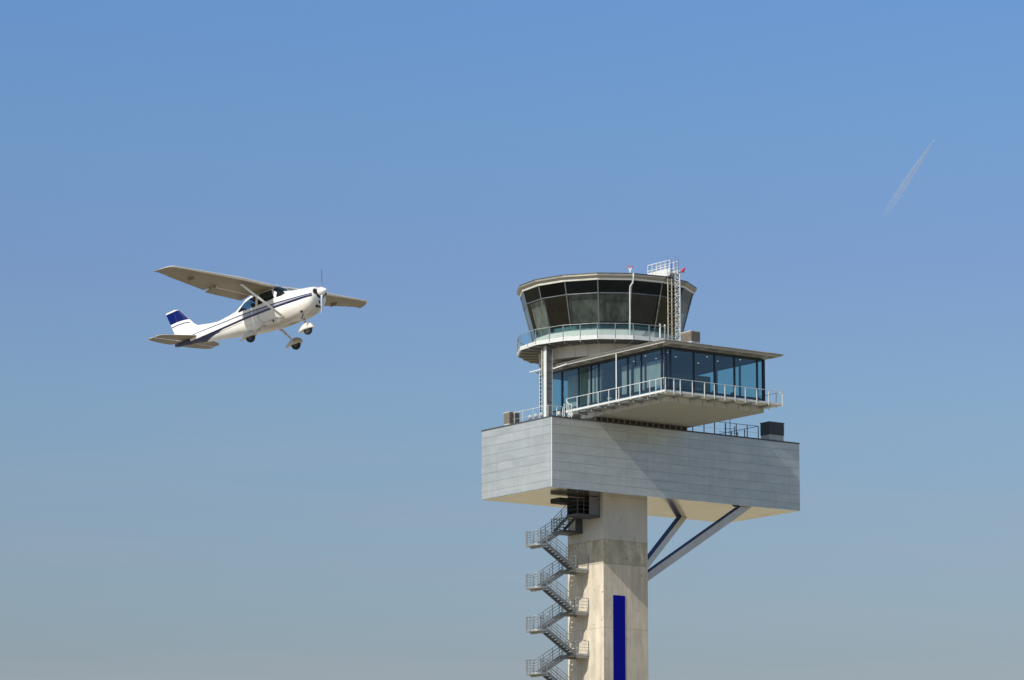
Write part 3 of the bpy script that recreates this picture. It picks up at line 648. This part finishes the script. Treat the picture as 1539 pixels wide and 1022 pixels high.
# furniture visible through the glass of the viewing room
def chair(label, a, b, rz, m, group='chairs inside the glazed viewing room'):
    o = thing('chair', label, 'chair', W(a, b, 1.062), (0, 0, YAW + rz), group)
    mb = MB(); mb.box(-.24, .24, -.24, .24, .42, .5); mb.build('seat', m, o, bevel=.03)
    mb = MB(); mb.hexa([(-.24, .2, .5), (.24, .2, .5), (.24, .27, .5), (-.24, .27, .5)], [(-.22, .32, 1.0), (.22, .32, 1.0), (.22, .38, 1.0), (-.22, .38, 1.0)]); mb.build('backrest', m, o, bevel=.02)
    for x, y in ((-.2, -.2), (.2, -.2), (-.2, .2), (.2, .2)):
        mb = MB(); mb.tube([(x * 1.15, y * 1.15, 0), (x, y, .42)], .02, 6); mb.build('leg', M['galv'], o)
for i, (a, b, rz, nm) in enumerate(((5.6, .9, .5, 'cream'), (5.9, -.2, 2.2, 'cream'), (6.2, -8.3, .2, 'dark'), (7.9, -8.4, 2.9, 'dark'), (9.3, -8.5, -.3, 'dark'), (10.6, -8.4, .6, 'dark'), (12.6, -8.4, 1.6, 'dark'))):
    lab = ['cream chair nearest the left end behind the long side windows', 'cream chair beside the white display board behind the side windows',
           'dark chair just right of the glazed front corner', 'dark chair second from the glazed front corner', 'dark chair in the middle of the front windows',
           'dark chair against bright sky through the front windows', 'dark chair at the right end of the front windows'][i]
    chair(lab, a, b, rz, M[nm])
def table(label, a, b, la, lb):
    o = thing('table', label, 'table', W(a, b, 1.062), (0, 0, YAW), 'tables inside the glazed viewing room')
    mb = MB(); mb.box(-la / 2, la / 2, -lb / 2, lb / 2, .70, .75); mb.build('tabletop', M['wood'], o, bevel=.01)
    for x in (-1, 1):
        for y in (-1, 1):
            mb = MB(); mb.box(x * (la / 2 - .06) - .03, x * (la / 2 - .06) + .03, y * (lb / 2 - .06) - .03, y * (lb / 2 - .06) + .03, 0, .7); mb.build('leg', M['galv'], o)
table('wooden table behind the long side windows left of the white pole', 5.7, -2.3, .9, 2.2)
table('wooden table behind the long side windows near the front corner', 5.8, -6.2, .9, 2.4)
table('wooden table behind the front windows', 9.9, -7.5, 3.0, .9)

# ------------------------------------------------------------ light aircraft
PLOC = Vector((-283.77316 * 134.91245 / 5556.6, 134.91245, 25.91302 + CAMZ))
def rotm(y, p, r):
    return Matrix.Rotation(R(y), 3, 'Z') @ Matrix(((math.cos(R(p)), 0, -math.sin(R(p))), (0, 1, 0), (math.sin(R(p)), 0, math.cos(R(p))))) @ Matrix.Rotation(R(r), 3, 'X')
PR_ = rotm(-38.81784, 10.22727, 1.67468)
ac = thing('light_aircraft', 'small white high wing propeller plane with navy stripes climbing left of the tower', 'aeroplane', PLOC, PR_.to_euler())
def paint(name, col, rough=.22, back=None):
    m, t, b = mat(name, col, rough, 0, .5, .4)
    n = noise(t, coord(t, (.6, 2, 2)), 2.2, 5); f = rng(t, n, .3, .7, .93, 1.03)
    cc = t.nodes.new('ShaderNodeCombineColor')
    for i in range(3): t.links.new(f, cc.inputs[i])
    c = mix(t, 1., col, cc.outputs[0], 'MULTIPLY')
    s = t.nodes.new('ShaderNodeSeparateXYZ'); t.links.new(coord(t), s.inputs[0])
    # belly dirt, with tan bounce light from the ground painted in
    dirt_bounce = mth(t, 'MULTIPLY', rng(t, s.outputs[2], -.28, -.72, 0, .8), rng(t, noise(t, coord(t, (.5, 3, 1)), 2., 5), .3, .6, .2, 1))
    c = mix(t, dirt_bounce, c, (.34, .27, .165))
    if back:
        g = t.nodes.new('ShaderNodeNewGeometry'); c = mix(t, g.outputs['Backfacing'], c, back)
    t.links.new(c, b.inputs['Base Color'])
    return m
PW = paint('aircraft_white_paint', (.80, .79, .75), back=(.03, .03, .03)); PN = paint('aircraft_navy_paint', (.004, .006, .045), back=(.03, .03, .03)); PG = paint('aircraft_lilac_grey_paint', (.42, .43, .52), back=(.03, .03, .03))
PB = paint('aircraft_blue_fin_paint', (.000, .008, .105), .5); PB.node_tree.nodes['Principled BSDF'].inputs['Coat Weight'].default_value = 0; PB.node_tree.nodes['Principled BSDF'].inputs['Specular IOR Level'].default_value = .15
PWING = worn('wing_paint', (.72, .69, .62), .35, 0, .12, 1.4, (1, .3, 1), coat=.2)
PU = worn('shaded_wing_underside', (.27, .22, .135), .5, 0, .25, 2.2, (.6, 1.4, 1))  # underside shade painted in as a darker, warmer wing colour
PT = worn('tyre_rubber', (.015, .015, .015), .8, 0, .1, 3.)
PGL = glass_mat('aircraft_glass', (.42, .55, .60), 1.55, .004)
PM = worn('bare_metal', (.5, .5, .5), .3, .8, .2, 3.)
STN = [  # x, top, bottom, half width, exponent
    (-.34, .14, -.26, .24, 2.2), (-.37, .19, -.33, .33, 2.4), (-.45, .235, -.46, .42, 2.5), (-.62, .275, -.62, .475, 2.5), (-.85, .315, -.72, .505, 2.5), (-1.2, .37, -.77, .525, 2.5), (-1.6, .43, -.77, .54, 2.6),
    (-1.72, .47, -.77, .545, 2.7), (-2.0, .66, -.765, .55, 2.9), (-2.25, .82, -.76, .555, 3.1), (-2.5, .86, -.75, .56, 3.3), (-3.3, .84, -.68, .55, 3.3), (-3.7, .78, -.62, .53, 3.0), (-4.0, .63, -.575, .50, 2.8),
    (-4.35, .47, -.52, .455, 2.5), (-4.8, .42, -.45, .40, 2.3), (-5.4, .38, -.34, .33, 2.2), (-6.2, .34, -.22, .25, 2.1), (-7.0, .30, -.09, .16, 2.0), (-7.6, .25, .0, .09, 2.0), (-7.82, .19, .05, .05, 2.0)]
def stn(x):
    for s0, s1 in zip(STN[:-1], STN[1:]):
        if s1[0] <= x <= s0[0]:
            t = (s0[0] - x) / (s0[0] - s1[0]); t = t * t * (3 - 2 * t) * .35 + t * .65; return [s0[i] + (s1[i] - s0[i]) * t for i in range(1, 5)]
    return STN[-1][1:]
def hull(x, th):
    tp, bt, w_, e = stn(x); zc = (tp + bt) / 2; h = (tp - bt) / 2; c, s = math.cos(th), math.sin(th)
    y = w_ * math.copysign(abs(c) ** (2 / e), c); z = zc + h * math.copysign(abs(s) ** (2 / e), s)
    if z > .2: y *= 1 - .16 * min(1, (z - .2) / .6)      # tumblehome of the cabin
    return y, z
def inpoly(px, pz, poly):
    r = False; n = len(poly)
    for i in range(n):
        (x0, z0), (x1, z1) = poly[i], poly[(i + 1) % n]
        if (z0 > pz) != (z1 > pz) and px < (x1 - x0) * (pz - z0) / (z1 - z0) + x0: r = not r
    return r
WIN = {'windscreen': None,
       'door_window': [(-2.12, .24), (-2.30, .64), (-2.92, .64), (-2.98, .20)],
       'rear_window': [(-3.10, .20), (-3.08, .62), (-3.45, .62), (-3.72, .54), (-4.06, .30), (-4.02, .24)]}
QW = [(-1.66, .30), (-2.20, .80), (-2.24, .80), (-2.05, .62), (-2.03, .24), (-1.80, .23)]
def interp(L, x):
    for (x0, z0), (x1, z1) in zip(L[:-1], L[1:]):
        if x1 <= x <= x0: return z0 + (z1 - z0) * (x0 - x) / (x0 - x1)
    return L[-1][1]
STOP = [(0, -.06), (-.7, -.04), (-2.1, .05), (-3.86, .12), (-6.7, .245), (-9, .3)]
SBOT = [(0, -.16), (-.7, -.155), (-2.1, -.12), (-3.86, -.10), (-6.56, -.06), (-9, .0)]
def ring_pts(x, n):
    """n points spaced evenly by arc length round the section, starting at the crown"""
    P = [hull(x, math.pi / 2 + 2 * math.pi * j / 720) for j in range(721)]; L = [0.]
    for a_, b_ in zip(P[:-1], P[1:]): L.append(L[-1] + math.hypot(b_[0] - a_[0], b_[1] - a_[1]))
    r = []; j = 0
    for k in range(n):
        t_ = L[-1] * (k + .5) / n
        while L[j + 1] < t_: j += 1
        f = (t_ - L[j]) / max(1e-9, L[j + 1] - L[j]); r.append((P[j][0] + (P[j + 1][0] - P[j][0]) * f, P[j][1] + (P[j + 1][1] - P[j][1]) * f))
    return r
def livery():
    m = PW.copy(); m.name = 'aircraft_livery'; t = m.node_tree; b = t.nodes['Principled BSDF']
    src = b.inputs['Base Color'].links[0].from_socket
    s_ = t.nodes.new('ShaderNodeSeparateXYZ'); t.links.new(coord(t), s_.inputs[0]); X, Z = s_.outputs[0], s_.outputs[2]
    def curve(L):
        r = t.nodes.new('ShaderNodeValToRGB'); r.color_ramp.interpolation = 'LINEAR'; t.links.new(mth(t, 'MULTIPLY', X, -1 / 9.), r.inputs[0]); e = r.color_ramp.elements
        while len(e) < len(L): e.new(.5)
        for el, (x, z) in zip(e, L): el.position = -x / 9.; v = z + .5; el.color = (v, v, v, 1)
        return mth(t, 'SUBTRACT', r.outputs[0], .5)
    st, sb = curve(STOP), curve(SBOT)
    def between(lo, hi): return mth(t, 'MULTIPLY', mth(t, 'GREATER_THAN', Z, lo), mth(t, 'LESS_THAN', Z, hi))
    up = between(mth(t, 'SUBTRACT', st, .042), st); low = between(mth(t, 'SUBTRACT', sb, .03), mth(t, 'ADD', sb, .055))
    mid = mth(t, 'MULTIPLY', between(sb, st), mth(t, 'GREATER_THAN', X, -3.85))
    thin = mth(t, 'MULTIPLY', between(mth(t, 'SUBTRACT', sb, .085), mth(t, 'SUBTRACT', sb, .07)), mth(t, 'MULTIPLY', mth(t, 'LESS_THAN', X, -3.9), mth(t, 'GREATER_THAN', X, -5.4)))
    drop = mth(t, 'MAXIMUM', mth(t, 'MULTIPLY', mth(t, 'ADD', X, 5.0), -.115), 0.)
    tail = mth(t, 'MAXIMUM', mth(t, 'MULTIPLY', mth(t, 'LESS_THAN', X, -5.0), between(mth(t, 'SUBTRACT', mth(t, 'SUBTRACT', sb, .03), drop), mth(t, 'ADD', sb, .055))), mth(t, 'MULTIPLY', mth(t, 'LESS_THAN', X, -6.9), mth(t, 'LESS_THAN', Z, .19)))
    navy = mth(t, 'MAXIMUM', mth(t, 'MAXIMUM', up, low), mth(t, 'MAXIMUM', tail, thin)); navy = mth(t, 'MULTIPLY', navy, mth(t, 'LESS_THAN', X, -.42))
    g = t.nodes.new('ShaderNodeNewGeometry'); out_ = mth(t, 'SUBTRACT', 1., g.outputs['Backfacing'])
    c = mix(t, mth(t, 'MULTIPLY', mth(t, 'MULTIPLY', mid, mth(t, 'LESS_THAN', X, -.42)), out_), src, (.36, .38, .47)); c = mix(t, mth(t, 'MULTIPLY', navy, out_), c, (.004, .006, .045))
    t.links.new(c, b.inputs['Base Color']); return m
def build_fuselage():
    nx, nth = 340, 190; x0, x1 = -.34, -7.82; V = []
    for i in range(nx + 1):
        x = x0 + (x1 - x0) * i / nx
        for y, z in ring_pts(x, nth): V.append((x, y, z))
    groups = {'body': ([], []), 'windscreen': ([], []), 'door_window': ([], []), 'rear_window': ([], []), 'back_window': ([], [])}
    for i in range(nx):
        for k in range(nth):
            k2 = (k + 1) % nth; f = (i * nth + k, i * nth + k2, (i + 1) * nth + k2, (i + 1) * nth + k)
            c4 = [V[q_] for q_ in f]; x = sum(q_[0] for q_ in c4) / 4; y = sum(q_[1] for q_ in c4) / 4; z = sum(q_[2] for q_ in c4) / 4
            g = 'body'; mi = 0
            if inpoly(x, z, WIN['door_window']): g = 'door_window'
            elif inpoly(x, z, WIN['rear_window']): g = 'rear_window'
            elif inpoly(x, z, QW) or (-2.2 < x < -1.70 and z > .43 and abs(y) > .03 and z > stn(x)[0] - .22): g = 'windscreen'
            elif -4.18 < x < -3.80 and z > .42 and abs(y) < .34: g = 'back_window'
            groups[g][0].append(f); groups[g][1].append(mi)
    body = None
    for g, (fs, ms_) in groups.items():
        used = sorted({i for f in fs for i in f}); mp_ = {o: n for n, o in enumerate(used)}
        mb = MB(); mb.v = [V[i] for i in used]; mb.f = [tuple(mp_[i] for i in f) for f in fs]; mb.mi = ms_
        if g == 'body':
            me_end = [k for k in range(nth)]
            body = mb.build('fuselage', livery(), ac, smooth=True)
            mb2 = MB(); mb2.v = [V[k] for k in range(nth)]; mb2.f = [tuple(range(nth))]; mb2.mi = [0]; mb2.build('nose_bowl', PW, body)
        else: mb.build(g, PGL, body, smooth=True)
    return body
body = build_fuselage()
# recalculated normals of the open tube must look outward
def outward(o):
    me = o.data; s = 0
    for p in me.polygons: s += p.normal.y * p.center.y + p.normal.z * (p.center.z - .05)
    if s < 0: me.flip_normals()
for o in [body] + list(body.children): outward(o)
mb = MB(); mb.tube([(-.33, 0, 0), (-.30, 0, 0), (-.22, 0, 0), (-.12, 0, 0), (-.03, 0, 0), (0, 0, 0)], [.17, .175, .155, .11, .045, .01], 20); sp = mb.build('spinner', PW, ac, smooth=True)
ang = R(78)
mb = MB()
for s_ in (0, math.pi):
    pr = [(.12, .035, .03), (.25, .05, .025), (.45, .055, .018), (.7, .045, .012), (.9, .03, .008), (.945, .012, .004)]
    o = len(mb.v)
    for rr, ch, tk in pr:
        tw_ = R(28 - 14 * rr)
        for u, v in ((-ch, 0), (0, tk), (ch, 0), (0, -tk)):
            lx = u * math.sin(tw_) + v * math.cos(tw_); ly = u * math.cos(tw_) - v * math.sin(tw_)
            cc, ss = math.cos(ang + s_), math.sin(ang + s_); mb.v.append((-.24 + lx, rr * cc - ly * ss, rr * ss + ly * cc))
    for i in range(len(pr) - 1):
        for k in range(4): mb.f.append((o + i * 4 + k, o + i * 4 + (k + 1) % 4, o + (i + 1) * 4 + (k + 1) % 4, o + (i + 1) * 4 + k)); mb.mi.append(0)
    mb.f.append(tuple(o + (len(pr) - 1) * 4 + k for k in range(4))); mb.mi.append(0)
mb.build('propeller', worn('propeller_grey', (.50, .56, .64), .3, .1, .1, 3.), ac, smooth=False)
for s_ in (-1, 1):
    mb = MB(); mb.tube([(-.36, s_ * .27, .0), (-.328, s_ * .27, .0)], [.1, .1], 14); ai = mb.build('air_intake', M['black'], body)
mb = MB(); mb.tube([(-.42, 0, -.36), (-.36, 0, -.36)], .07, 12); mb.tube([(-.52, -.1, -.53), (-.46, -.1, -.5)], .06, 10); mb.tube([(-.52, .1, -.53), (-.46, .1, -.5)], .06, 10); mb.build('air_intake', M['black'], body)
mb = MB(); mb.tube([(-1.05, -.32, -.70), (-1.1, -.36, -.86)], .035, 10); mb.build('exhaust', M['dark'], body)
mb = MB(); mb.tube([(-1.0, -.40, -.60), (-1.02, -.44, -.62)], .045, 10); mb.tube([(-2.35, -.47, -.56), (-2.40, -.5, -.60)], .03, 8); mb.build('vent', M['black'], body)
# door outline
mb = MB()
def hy(x, z):
    tp, bt, w_, e = stn(x); zc = (tp + bt) / 2; h = (tp - bt) / 2; s = min(.999, abs((z - zc) / h)); y = w_ * (1 - s ** e) ** (1 / e)
    return y * (1 - .16 * min(1, max(0, (z - .2) / .6)))
for s_ in (-1, 1):
    dp = [(-2.14, .12), (-2.14, -.52), (-2.9, -.5), (-3.02, -.3), (-3.02, .12)]
    for (xa, za), (xb, zb_) in zip(dp[:-1], dp[1:]):
        pts = []
        for i in range(9):
            x = xa + (xb - xa) * i / 8; z = za + (zb_ - za) * i / 8; pts.append((x, s_ * (hy(x, z) + .001), z))
        mb.tube(pts, .006, 4)
mb.build('door_seam', M['dark'], body)
# seats and panel in the cabin
mb = MB()
for x, y in ((-2.55, -.25), (-2.55, .25), (-3.3, -.25), (-3.3, .25)): mb.box(x, x + .4, y - .2, y + .2, -.25, -.12); mb.box(x - .1, x, y - .2, y + .2, -.25, .42)
mb.build('seat', M['dark'], ac, bevel=.03)
mb = MB(); mb.box(-1.82, -1.74, -.46, .46, -.1, .34); mb.build('instrument_panel', M['black'], ac)

# wings
def foil(c, n=14, t=.12, cam=.02, a=0., b=1.):
    up, lo = [], []
    for i in range(n + 1):
        u = a + (b - a) * (1 - math.cos(math.pi * i / n)) / 2
        yt = 5 * t * (.2969 * math.sqrt(u) - .126 * u - .3516 * u * u + .2843 * u ** 3 - .1015 * u ** 4); yc = cam * (4 * u * (1 - u))
        up.append((u * c, (yc + yt) * c)); lo.append((u * c, (yc - yt) * c))
    return up + lo[::-1][(0 if b < .999 else 0):]
def wsec(y):
    """leading edge x, trailing edge x, z, at span station |y|"""
    ay = abs(y)
    le = -2.14 - .11 * max(0, ay - 2.0)
    te = -3.76 if ay < 2.55 else -3.76 + (ay - 2.55) * (.48 / 2.9)
    if ay > 5.3: k = (ay - 5.3) / .48; le -= .78 * (1 - math.sqrt(max(0, 1 - k * k)))
    z = .735 + math.tan(R(2.7)) * ay - (.07 * ((ay - 5.35) / .43) ** 2 if ay > 5.35 else 0)
    return le, te, z
def loftw(mb, secs, under=0):
    n = len(secs[0]); o = len(mb.v)
    for s_ in secs: mb.v += s_
    for i in range(len(secs) - 1):
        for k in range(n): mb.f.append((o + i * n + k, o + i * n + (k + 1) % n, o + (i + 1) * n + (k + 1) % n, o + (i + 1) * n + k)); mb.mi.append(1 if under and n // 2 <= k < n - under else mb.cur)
    mb.f.append(tuple(range(o, o + n))); mb.mi.append(mb.cur); mb.f.append(tuple(o + (len(secs) - 1) * n + k for k in reversed(range(n)))); mb.mi.append(mb.cur)
def wingpart(side, ys, a, b, droop=0., drop=0.):
    secs = []
    for y in ys:
        le, te, z = wsec(y); c = le - te; pts = foil(c, 12, .125, .02, a, b); th = .125 * (1 - .4 * max(0, (y - 5.3)) / .5)
        hx, hz = a * c, 0
        L = []
        for u, v in pts:
            if y > 5.3: v *= max(.12, 1 - ((y - 5.3) / .5) ** 2 * .9)
            if droop:
                du, dv = u - hx, v - hz; u = hx + du * math.cos(droop) + dv * math.sin(droop); v = hz + dv * math.cos(droop) - du * math.sin(droop) - drop
            tw2 = R(1.5); L.append((le - u * math.cos(tw2), side * y, z + v - u * math.sin(tw2)))
        secs.append(L)
    mb = MB(); loftw(mb, secs, 3 if a == 0 else 1); return mb
for side in (-1, 1):
    ys = [0.0, .55, 1.2, 2.0, 2.55]
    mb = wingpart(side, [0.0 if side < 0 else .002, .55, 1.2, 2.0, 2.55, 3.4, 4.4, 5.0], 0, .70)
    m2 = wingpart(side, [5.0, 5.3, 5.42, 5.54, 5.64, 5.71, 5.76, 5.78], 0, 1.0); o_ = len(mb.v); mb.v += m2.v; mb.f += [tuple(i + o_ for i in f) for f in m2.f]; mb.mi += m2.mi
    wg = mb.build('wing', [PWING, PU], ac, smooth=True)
    md = wg.modifiers.new('edge', 'EDGE_SPLIT'); md.split_angle = R(40)
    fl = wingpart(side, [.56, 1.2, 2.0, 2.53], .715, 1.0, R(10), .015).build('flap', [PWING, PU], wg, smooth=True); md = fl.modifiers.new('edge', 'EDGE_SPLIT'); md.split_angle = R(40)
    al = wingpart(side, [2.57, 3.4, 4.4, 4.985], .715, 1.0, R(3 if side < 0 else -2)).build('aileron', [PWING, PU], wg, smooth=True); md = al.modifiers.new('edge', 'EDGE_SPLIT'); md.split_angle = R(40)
    mb = MB()
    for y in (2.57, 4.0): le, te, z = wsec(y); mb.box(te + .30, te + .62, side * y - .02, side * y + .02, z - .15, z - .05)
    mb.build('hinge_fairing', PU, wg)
    # lift strut, streamlined
    p, q = Vector((-1.88, side * .53, -.54)), Vector((-2.45, side * 1.9, .70)); d = (q - p).normalized(); xx = Vector((1, 0, 0)); xx = (xx - d * xx.dot(d)).normalized(); nn = d.cross(xx)
    secs = []
    for c in (p, q):
        secs.append([tuple(c + xx * (.058 * math.cos(R(t_))) + nn * (.024 * math.sin(R(t_)))) for t_ in range(0, 360, 30)])
    mb = MB(); loftw(mb, secs); mb.ball(p, .045, 8); mb.ball(q, .05, 8); mb.build('wing_strut', PW, ac, smooth=True)
# tailplane
def flatfoil(mb, outline, z, th, side=1):
    """outline: list of (y, le, te)"""
    secs = []
    for y, le, te in outline:
        c = le - te; n = 8; L = []
        for i in range(n + 1): u = (1 - math.cos(math.pi * i / n)) / 2; t = th * 5 * (.2969 * math.sqrt(u) - .126 * u - .3516 * u * u + .2843 * u ** 3 - .1015 * u ** 4); L.append((le - u * c, side * y, z + t * c))
        for i in range(n, -1, -1): u = (1 - math.cos(math.pi * i / n)) / 2; t = th * 5 * (.2969 * math.sqrt(u) - .126 * u - .3516 * u * u + .2843 * u ** 3 - .1015 * u ** 4); L.append((le - u * c, side * y, z - t * c))
        secs.append(L)
    loftw(mb, secs, 2)
for side in (-1, 1):
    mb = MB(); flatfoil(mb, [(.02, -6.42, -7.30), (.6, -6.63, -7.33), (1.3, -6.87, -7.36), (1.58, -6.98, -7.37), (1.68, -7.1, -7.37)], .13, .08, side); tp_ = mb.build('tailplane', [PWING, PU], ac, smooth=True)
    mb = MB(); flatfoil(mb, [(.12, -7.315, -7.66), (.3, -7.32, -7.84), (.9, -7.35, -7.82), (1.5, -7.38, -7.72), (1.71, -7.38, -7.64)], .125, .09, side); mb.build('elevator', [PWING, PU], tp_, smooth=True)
# fin and rudder: side profile with thickness
FIN = [(-5.2, .36), (-5.9, .44), (-6.55, .56), (-6.72, .68), (-7.40, 1.44), (-7.62, 1.49), (-7.52, .62), (-7.45, .22), (-6.0, .20)]
RUD = [(-7.63, 1.49), (-8.08, 1.50), (-8.10, 1.44), (-7.80, .60), (-7.74, .16), (-7.47, .16), (-7.54, .62)]
def colour_fin(x, z):
    lo = interp([(-6.9, .86), (-7.2, .90), (-7.6, .92), (-8.2, .92)], x) if x < -6.9 else 9
    cap = 1.43
    if lo + .05 < z < cap: return 1
    if lo - .09 < z < lo - .05: return 1
    return 0
def finmesh(poly, name, th0, parent):
    xs0, xs1 = min(p[0] for p in poly), max(p[0] for p in poly); zs0, zs1 = min(p[1] for p in poly), max(p[1] for p in poly)
    # outline triangulated as strips in z so that the paint scheme follows the surface
    mb = MB(); n = 170
    def span(z):
        c = []
        for (x0, z0), (x1, z1) in zip(poly, poly[1:] + poly[:1]):
            if (z0 > z) != (z1 > z): c.append((x1 - x0) * (z - z0) / (z1 - z0) + x0)
        return (max(c), min(c)) if len(c) >= 2 else None
    rows = []
    for i in range(n + 1):
        z = zs0 + 1e-4 + (zs1 - zs0 - 2e-4) * i / n; s = span(z)
        if s: rows.append((z, s))
    m = 64
    for s_ in (-1, 1):
        o = len(mb.v)
        for z, (f, r) in rows:
            for j in range(m + 1):
                u = j / m; x = f + (r - f) * u; tk = th0 * (math.sin(math.pi * min(1, .05 + u * .95)) ** .6 * .5 + .1) * (1 - .45 * (z - .2) / 1.3)
                if name == 'fin': tk = th0 * (min(1, u * 3 + .12) ** .6) * .55 * (1 - .45 * max(0, z - .2) / 1.3)
                else: tk = th0 * (1 - u * .92) * .55 * (1 - .45 * max(0, z - .2) / 1.3)
                mb.v.append((x, s_ * tk, z))
        for i in range(len(rows) - 1):
            for j in range(m):
                a_ = o + i * (m + 1) + j; x = (mb.v[a_][0] + mb.v[a_ + m + 2][0]) / 2; z = (rows[i][0] + rows[i + 1][0]) / 2
                mb.f.append((a_, a_ + 1, a_ + m + 2, a_ + m + 1)); mb.mi.append(colour_fin(x, z))
    h = len(mb.v) // 2; R0 = len(rows)
    for i in range(R0 - 1):
        for j in (0, m): a_ = i * (m + 1) + j; mb.f.append((a_, a_ + m + 1, a_ + m + 1 + h, a_ + h)); mb.mi.append(0)
    for j in range(m):
        for i in (0, R0 - 1): a_ = i * (m + 1) + j; mb.f.append((a_, a_ + 1, a_ + 1 + h, a_ + h)); mb.mi.append(0)
    ob = mb.build(name, [PW, PB], parent, clean=True); return ob
fin = finmesh(FIN, 'fin', .13, ac); finmesh(RUD, 'rudder', .10, fin)
# undercarriage
def wheel(cx, cy, cz, r, wd, name='wheel'):
    o = thing.__call__ if False else None
    mb = MB(); pr = [(-wd, r * .55), (-wd, r * .85), (-wd * .6, r), (wd * .6, r), (wd, r * .85), (wd, r * .55)]
    n = 28; o0 = len(mb.v)
    for k in range(n):
        a = 2 * math.pi * k / n
        for u, rr in pr: mb.v.append((cx + rr * math.cos(a), cy + u, cz + rr * math.sin(a)))
    for k in range(n):
        for i in range(len(pr)): i2 = (i + 1) % len(pr); mb.f.append((o0 + k * 6 + i, o0 + k * 6 + i2, o0 + (k + 1) % n * 6 + i2, o0 + (k + 1) % n * 6 + i)); mb.mi.append(0)
    wh = mb.build(name, PT, ac)
    mb = MB(); mb.tube([(cx, cy - wd * .8, cz), (cx, cy + wd * .8, cz)], r * .5, 20); mb.build('rim', M['dark'], wh)
def fairing(cx, cy, cz, ln, ht, wd):
    """teardrop spat, open below"""
    mb = MB(); n = 18; m = 12; o = len(mb.v)
    for i in range(n + 1):
        u = i / n; x = cx + ln * .42 - ln * u; r = (math.sqrt(max(0, u)) * (1 - u ** 1.8)) * 1.55 + (.03 if 0 < i < n else .005)
        for k in range(m + 1):
            a = math.pi * k / m; up = math.sin(a); mb.v.append((x, cy + wd * r * math.cos(a), cz - ht * .16 + ht * r * up * .78))
    for i in range(n):
        for k in range(m): a_ = o + i * (m + 1) + k; mb.f.append((a_, a_ + 1, a_ + m + 2, a_ + m + 1)); mb.mi.append(0)
        mb.f.append((o + i * (m + 1), o + (i + 1) * (m + 1), o + (i + 1) * (m + 1) + m, o + i * (m + 1) + m)); mb.mi.append(0)
    mb.build('wheel_fairing', PW, ac, smooth=False).data.polygons.foreach_set('use_smooth', [i % (m + 1) != m for i in range(n * (m + 1))])
for s_ in (-1, 1):
    wheel(-2.92, s_ * 1.27, -1.14, .2, .075); fairing(-2.95, s_ * 1.27, -1.07, .9, .42, .15)
    mb = MB(); mb.tube([(-2.9, s_ * .42, -.62), (-2.9, s_ * .62, -.70), (-2.92, s_ * 1.0, -.93), (-2.92, s_ * 1.2, -1.08)], [.05, .045, .036, .03], 10); mb.build('gear_leg', PW, ac, smooth=True)
wheel(-1.18, 0, -1.22, .19, .065); fairing(-1.21, 0, -1.14, .82, .42, .145)
mb = MB(); mb.tube([(-1.3, 0, -.70), (-1.25, 0, -.95)], .045, 10); mb.tube([(-1.25, 0, -.93), (-1.21, 0, -1.1)], .03, 10); mb.build('nose_leg', PM, ac, smooth=True)
mb = MB(); mb.tube([(-2.3, 0, .86), (-2.35, 0, .98)], [.02, .008], 6); mb.tube([(-3.6, 0, .85), (-3.8, 0, 1.12)], [.012, .005], 6); mb.build('aerial', PM, ac)

# ------------------------------------------------------------ contrail, 40 km away
def contrail():
    f = 5556.6; pt = R(10.0874)
    def P(px, py, dist):
        d = Vector(((px - 769.5) / f, 1, -(py - 511) / f)); d = Vector((d.x, d.y * math.cos(pt) - d.z * math.sin(pt), d.y * math.sin(pt) + d.z * math.cos(pt)))
        return d * (dist / d.y) + Vector((0, 0, CAMZ))
    D = 20000.
    A_ = P(1401, 215, D); B_ = P(1328, 325, D)
    ax = (B_ - A_); Lg = ax.length
    NSEG = 12; mats = []
    for i in range(NSEG):
        m = bpy.data.materials.new('contrail_vapour'); m.use_nodes = True; t = m.node_tree; t.nodes.clear(); o = t.nodes.new('ShaderNodeOutputMaterial')
        pv = t.nodes.new('ShaderNodeVolumePrincipled'); pv.inputs['Color'].default_value = (1, 1, 1, 1); pv.inputs['Density'].default_value = .060 * (1 - (i + .3) / NSEG) ** 1.2
        t.links.new(pv.outputs[0], o.inputs['Volume']); mats.append(m)
    root = thing('contrail', 'faint white double vapour trail slanting across the sky at upper right', 'contrail', A_, ax.to_track_quat('X', 'Z').to_euler())
    side = Vector((0, 0, 1)) 
    for s_ in (-1, 1):
        mb = MB()
        for i in range(NSEG):
            pts, rr = [], []
            for q_ in range(4):
                u = (i + q_ / 3 * .995) / NSEG; w_ = .5 * math.sin(u * 23 + s_); pts.append((u * Lg, 0, s_ * (1.5 + 8. * min(1, u * 2.5)) + w_)); rr.append(2.2 + 10.5 * u ** .6 + .5 * math.sin(u * 41 + 2 * s_))
            mb.cur = i; mb.tube(pts, rr, 14)
        mb.build('vapour_strand', mats, root)
    # tiny far jet at the head of the trail
    mb = MB(); mb.tube([(-14, 0, 0), (-12, 0, 0), (8, 0, 0), (14, 0, .5)], [.2, 1.2, 1.2, .2], 8); mb.hexa([(-4, -13, 0), (-1, -13, 0), (5, 0, -.3), (-2, 0, -.3)], [(-4, -13, .2), (-1, -13, .2), (5, 0, .3), (-2, 0, .3)])
    mb.hexa([(-4, 13, 0), (-1, 13, 0), (5, 0, -.3), (-2, 0, -.3)], [(-4, 13, .2), (-1, 13, .2), (5, 0, .3), (-2, 0, .3)])
    j = mb.build('distant_jet', worn('jet_white', (.8, .8, .8), .4)); j.location = A_ - ax.normalized() * 16; j.rotation_euler = ax.to_track_quat('X', 'Z').to_euler()
    j.scale = (.5, .5, .5); j['label'] = 'tiny pale jet at the upper tip of the double vapour trail'; j['category'] = 'jet'
contrail()
bpy.context.view_layer.update()
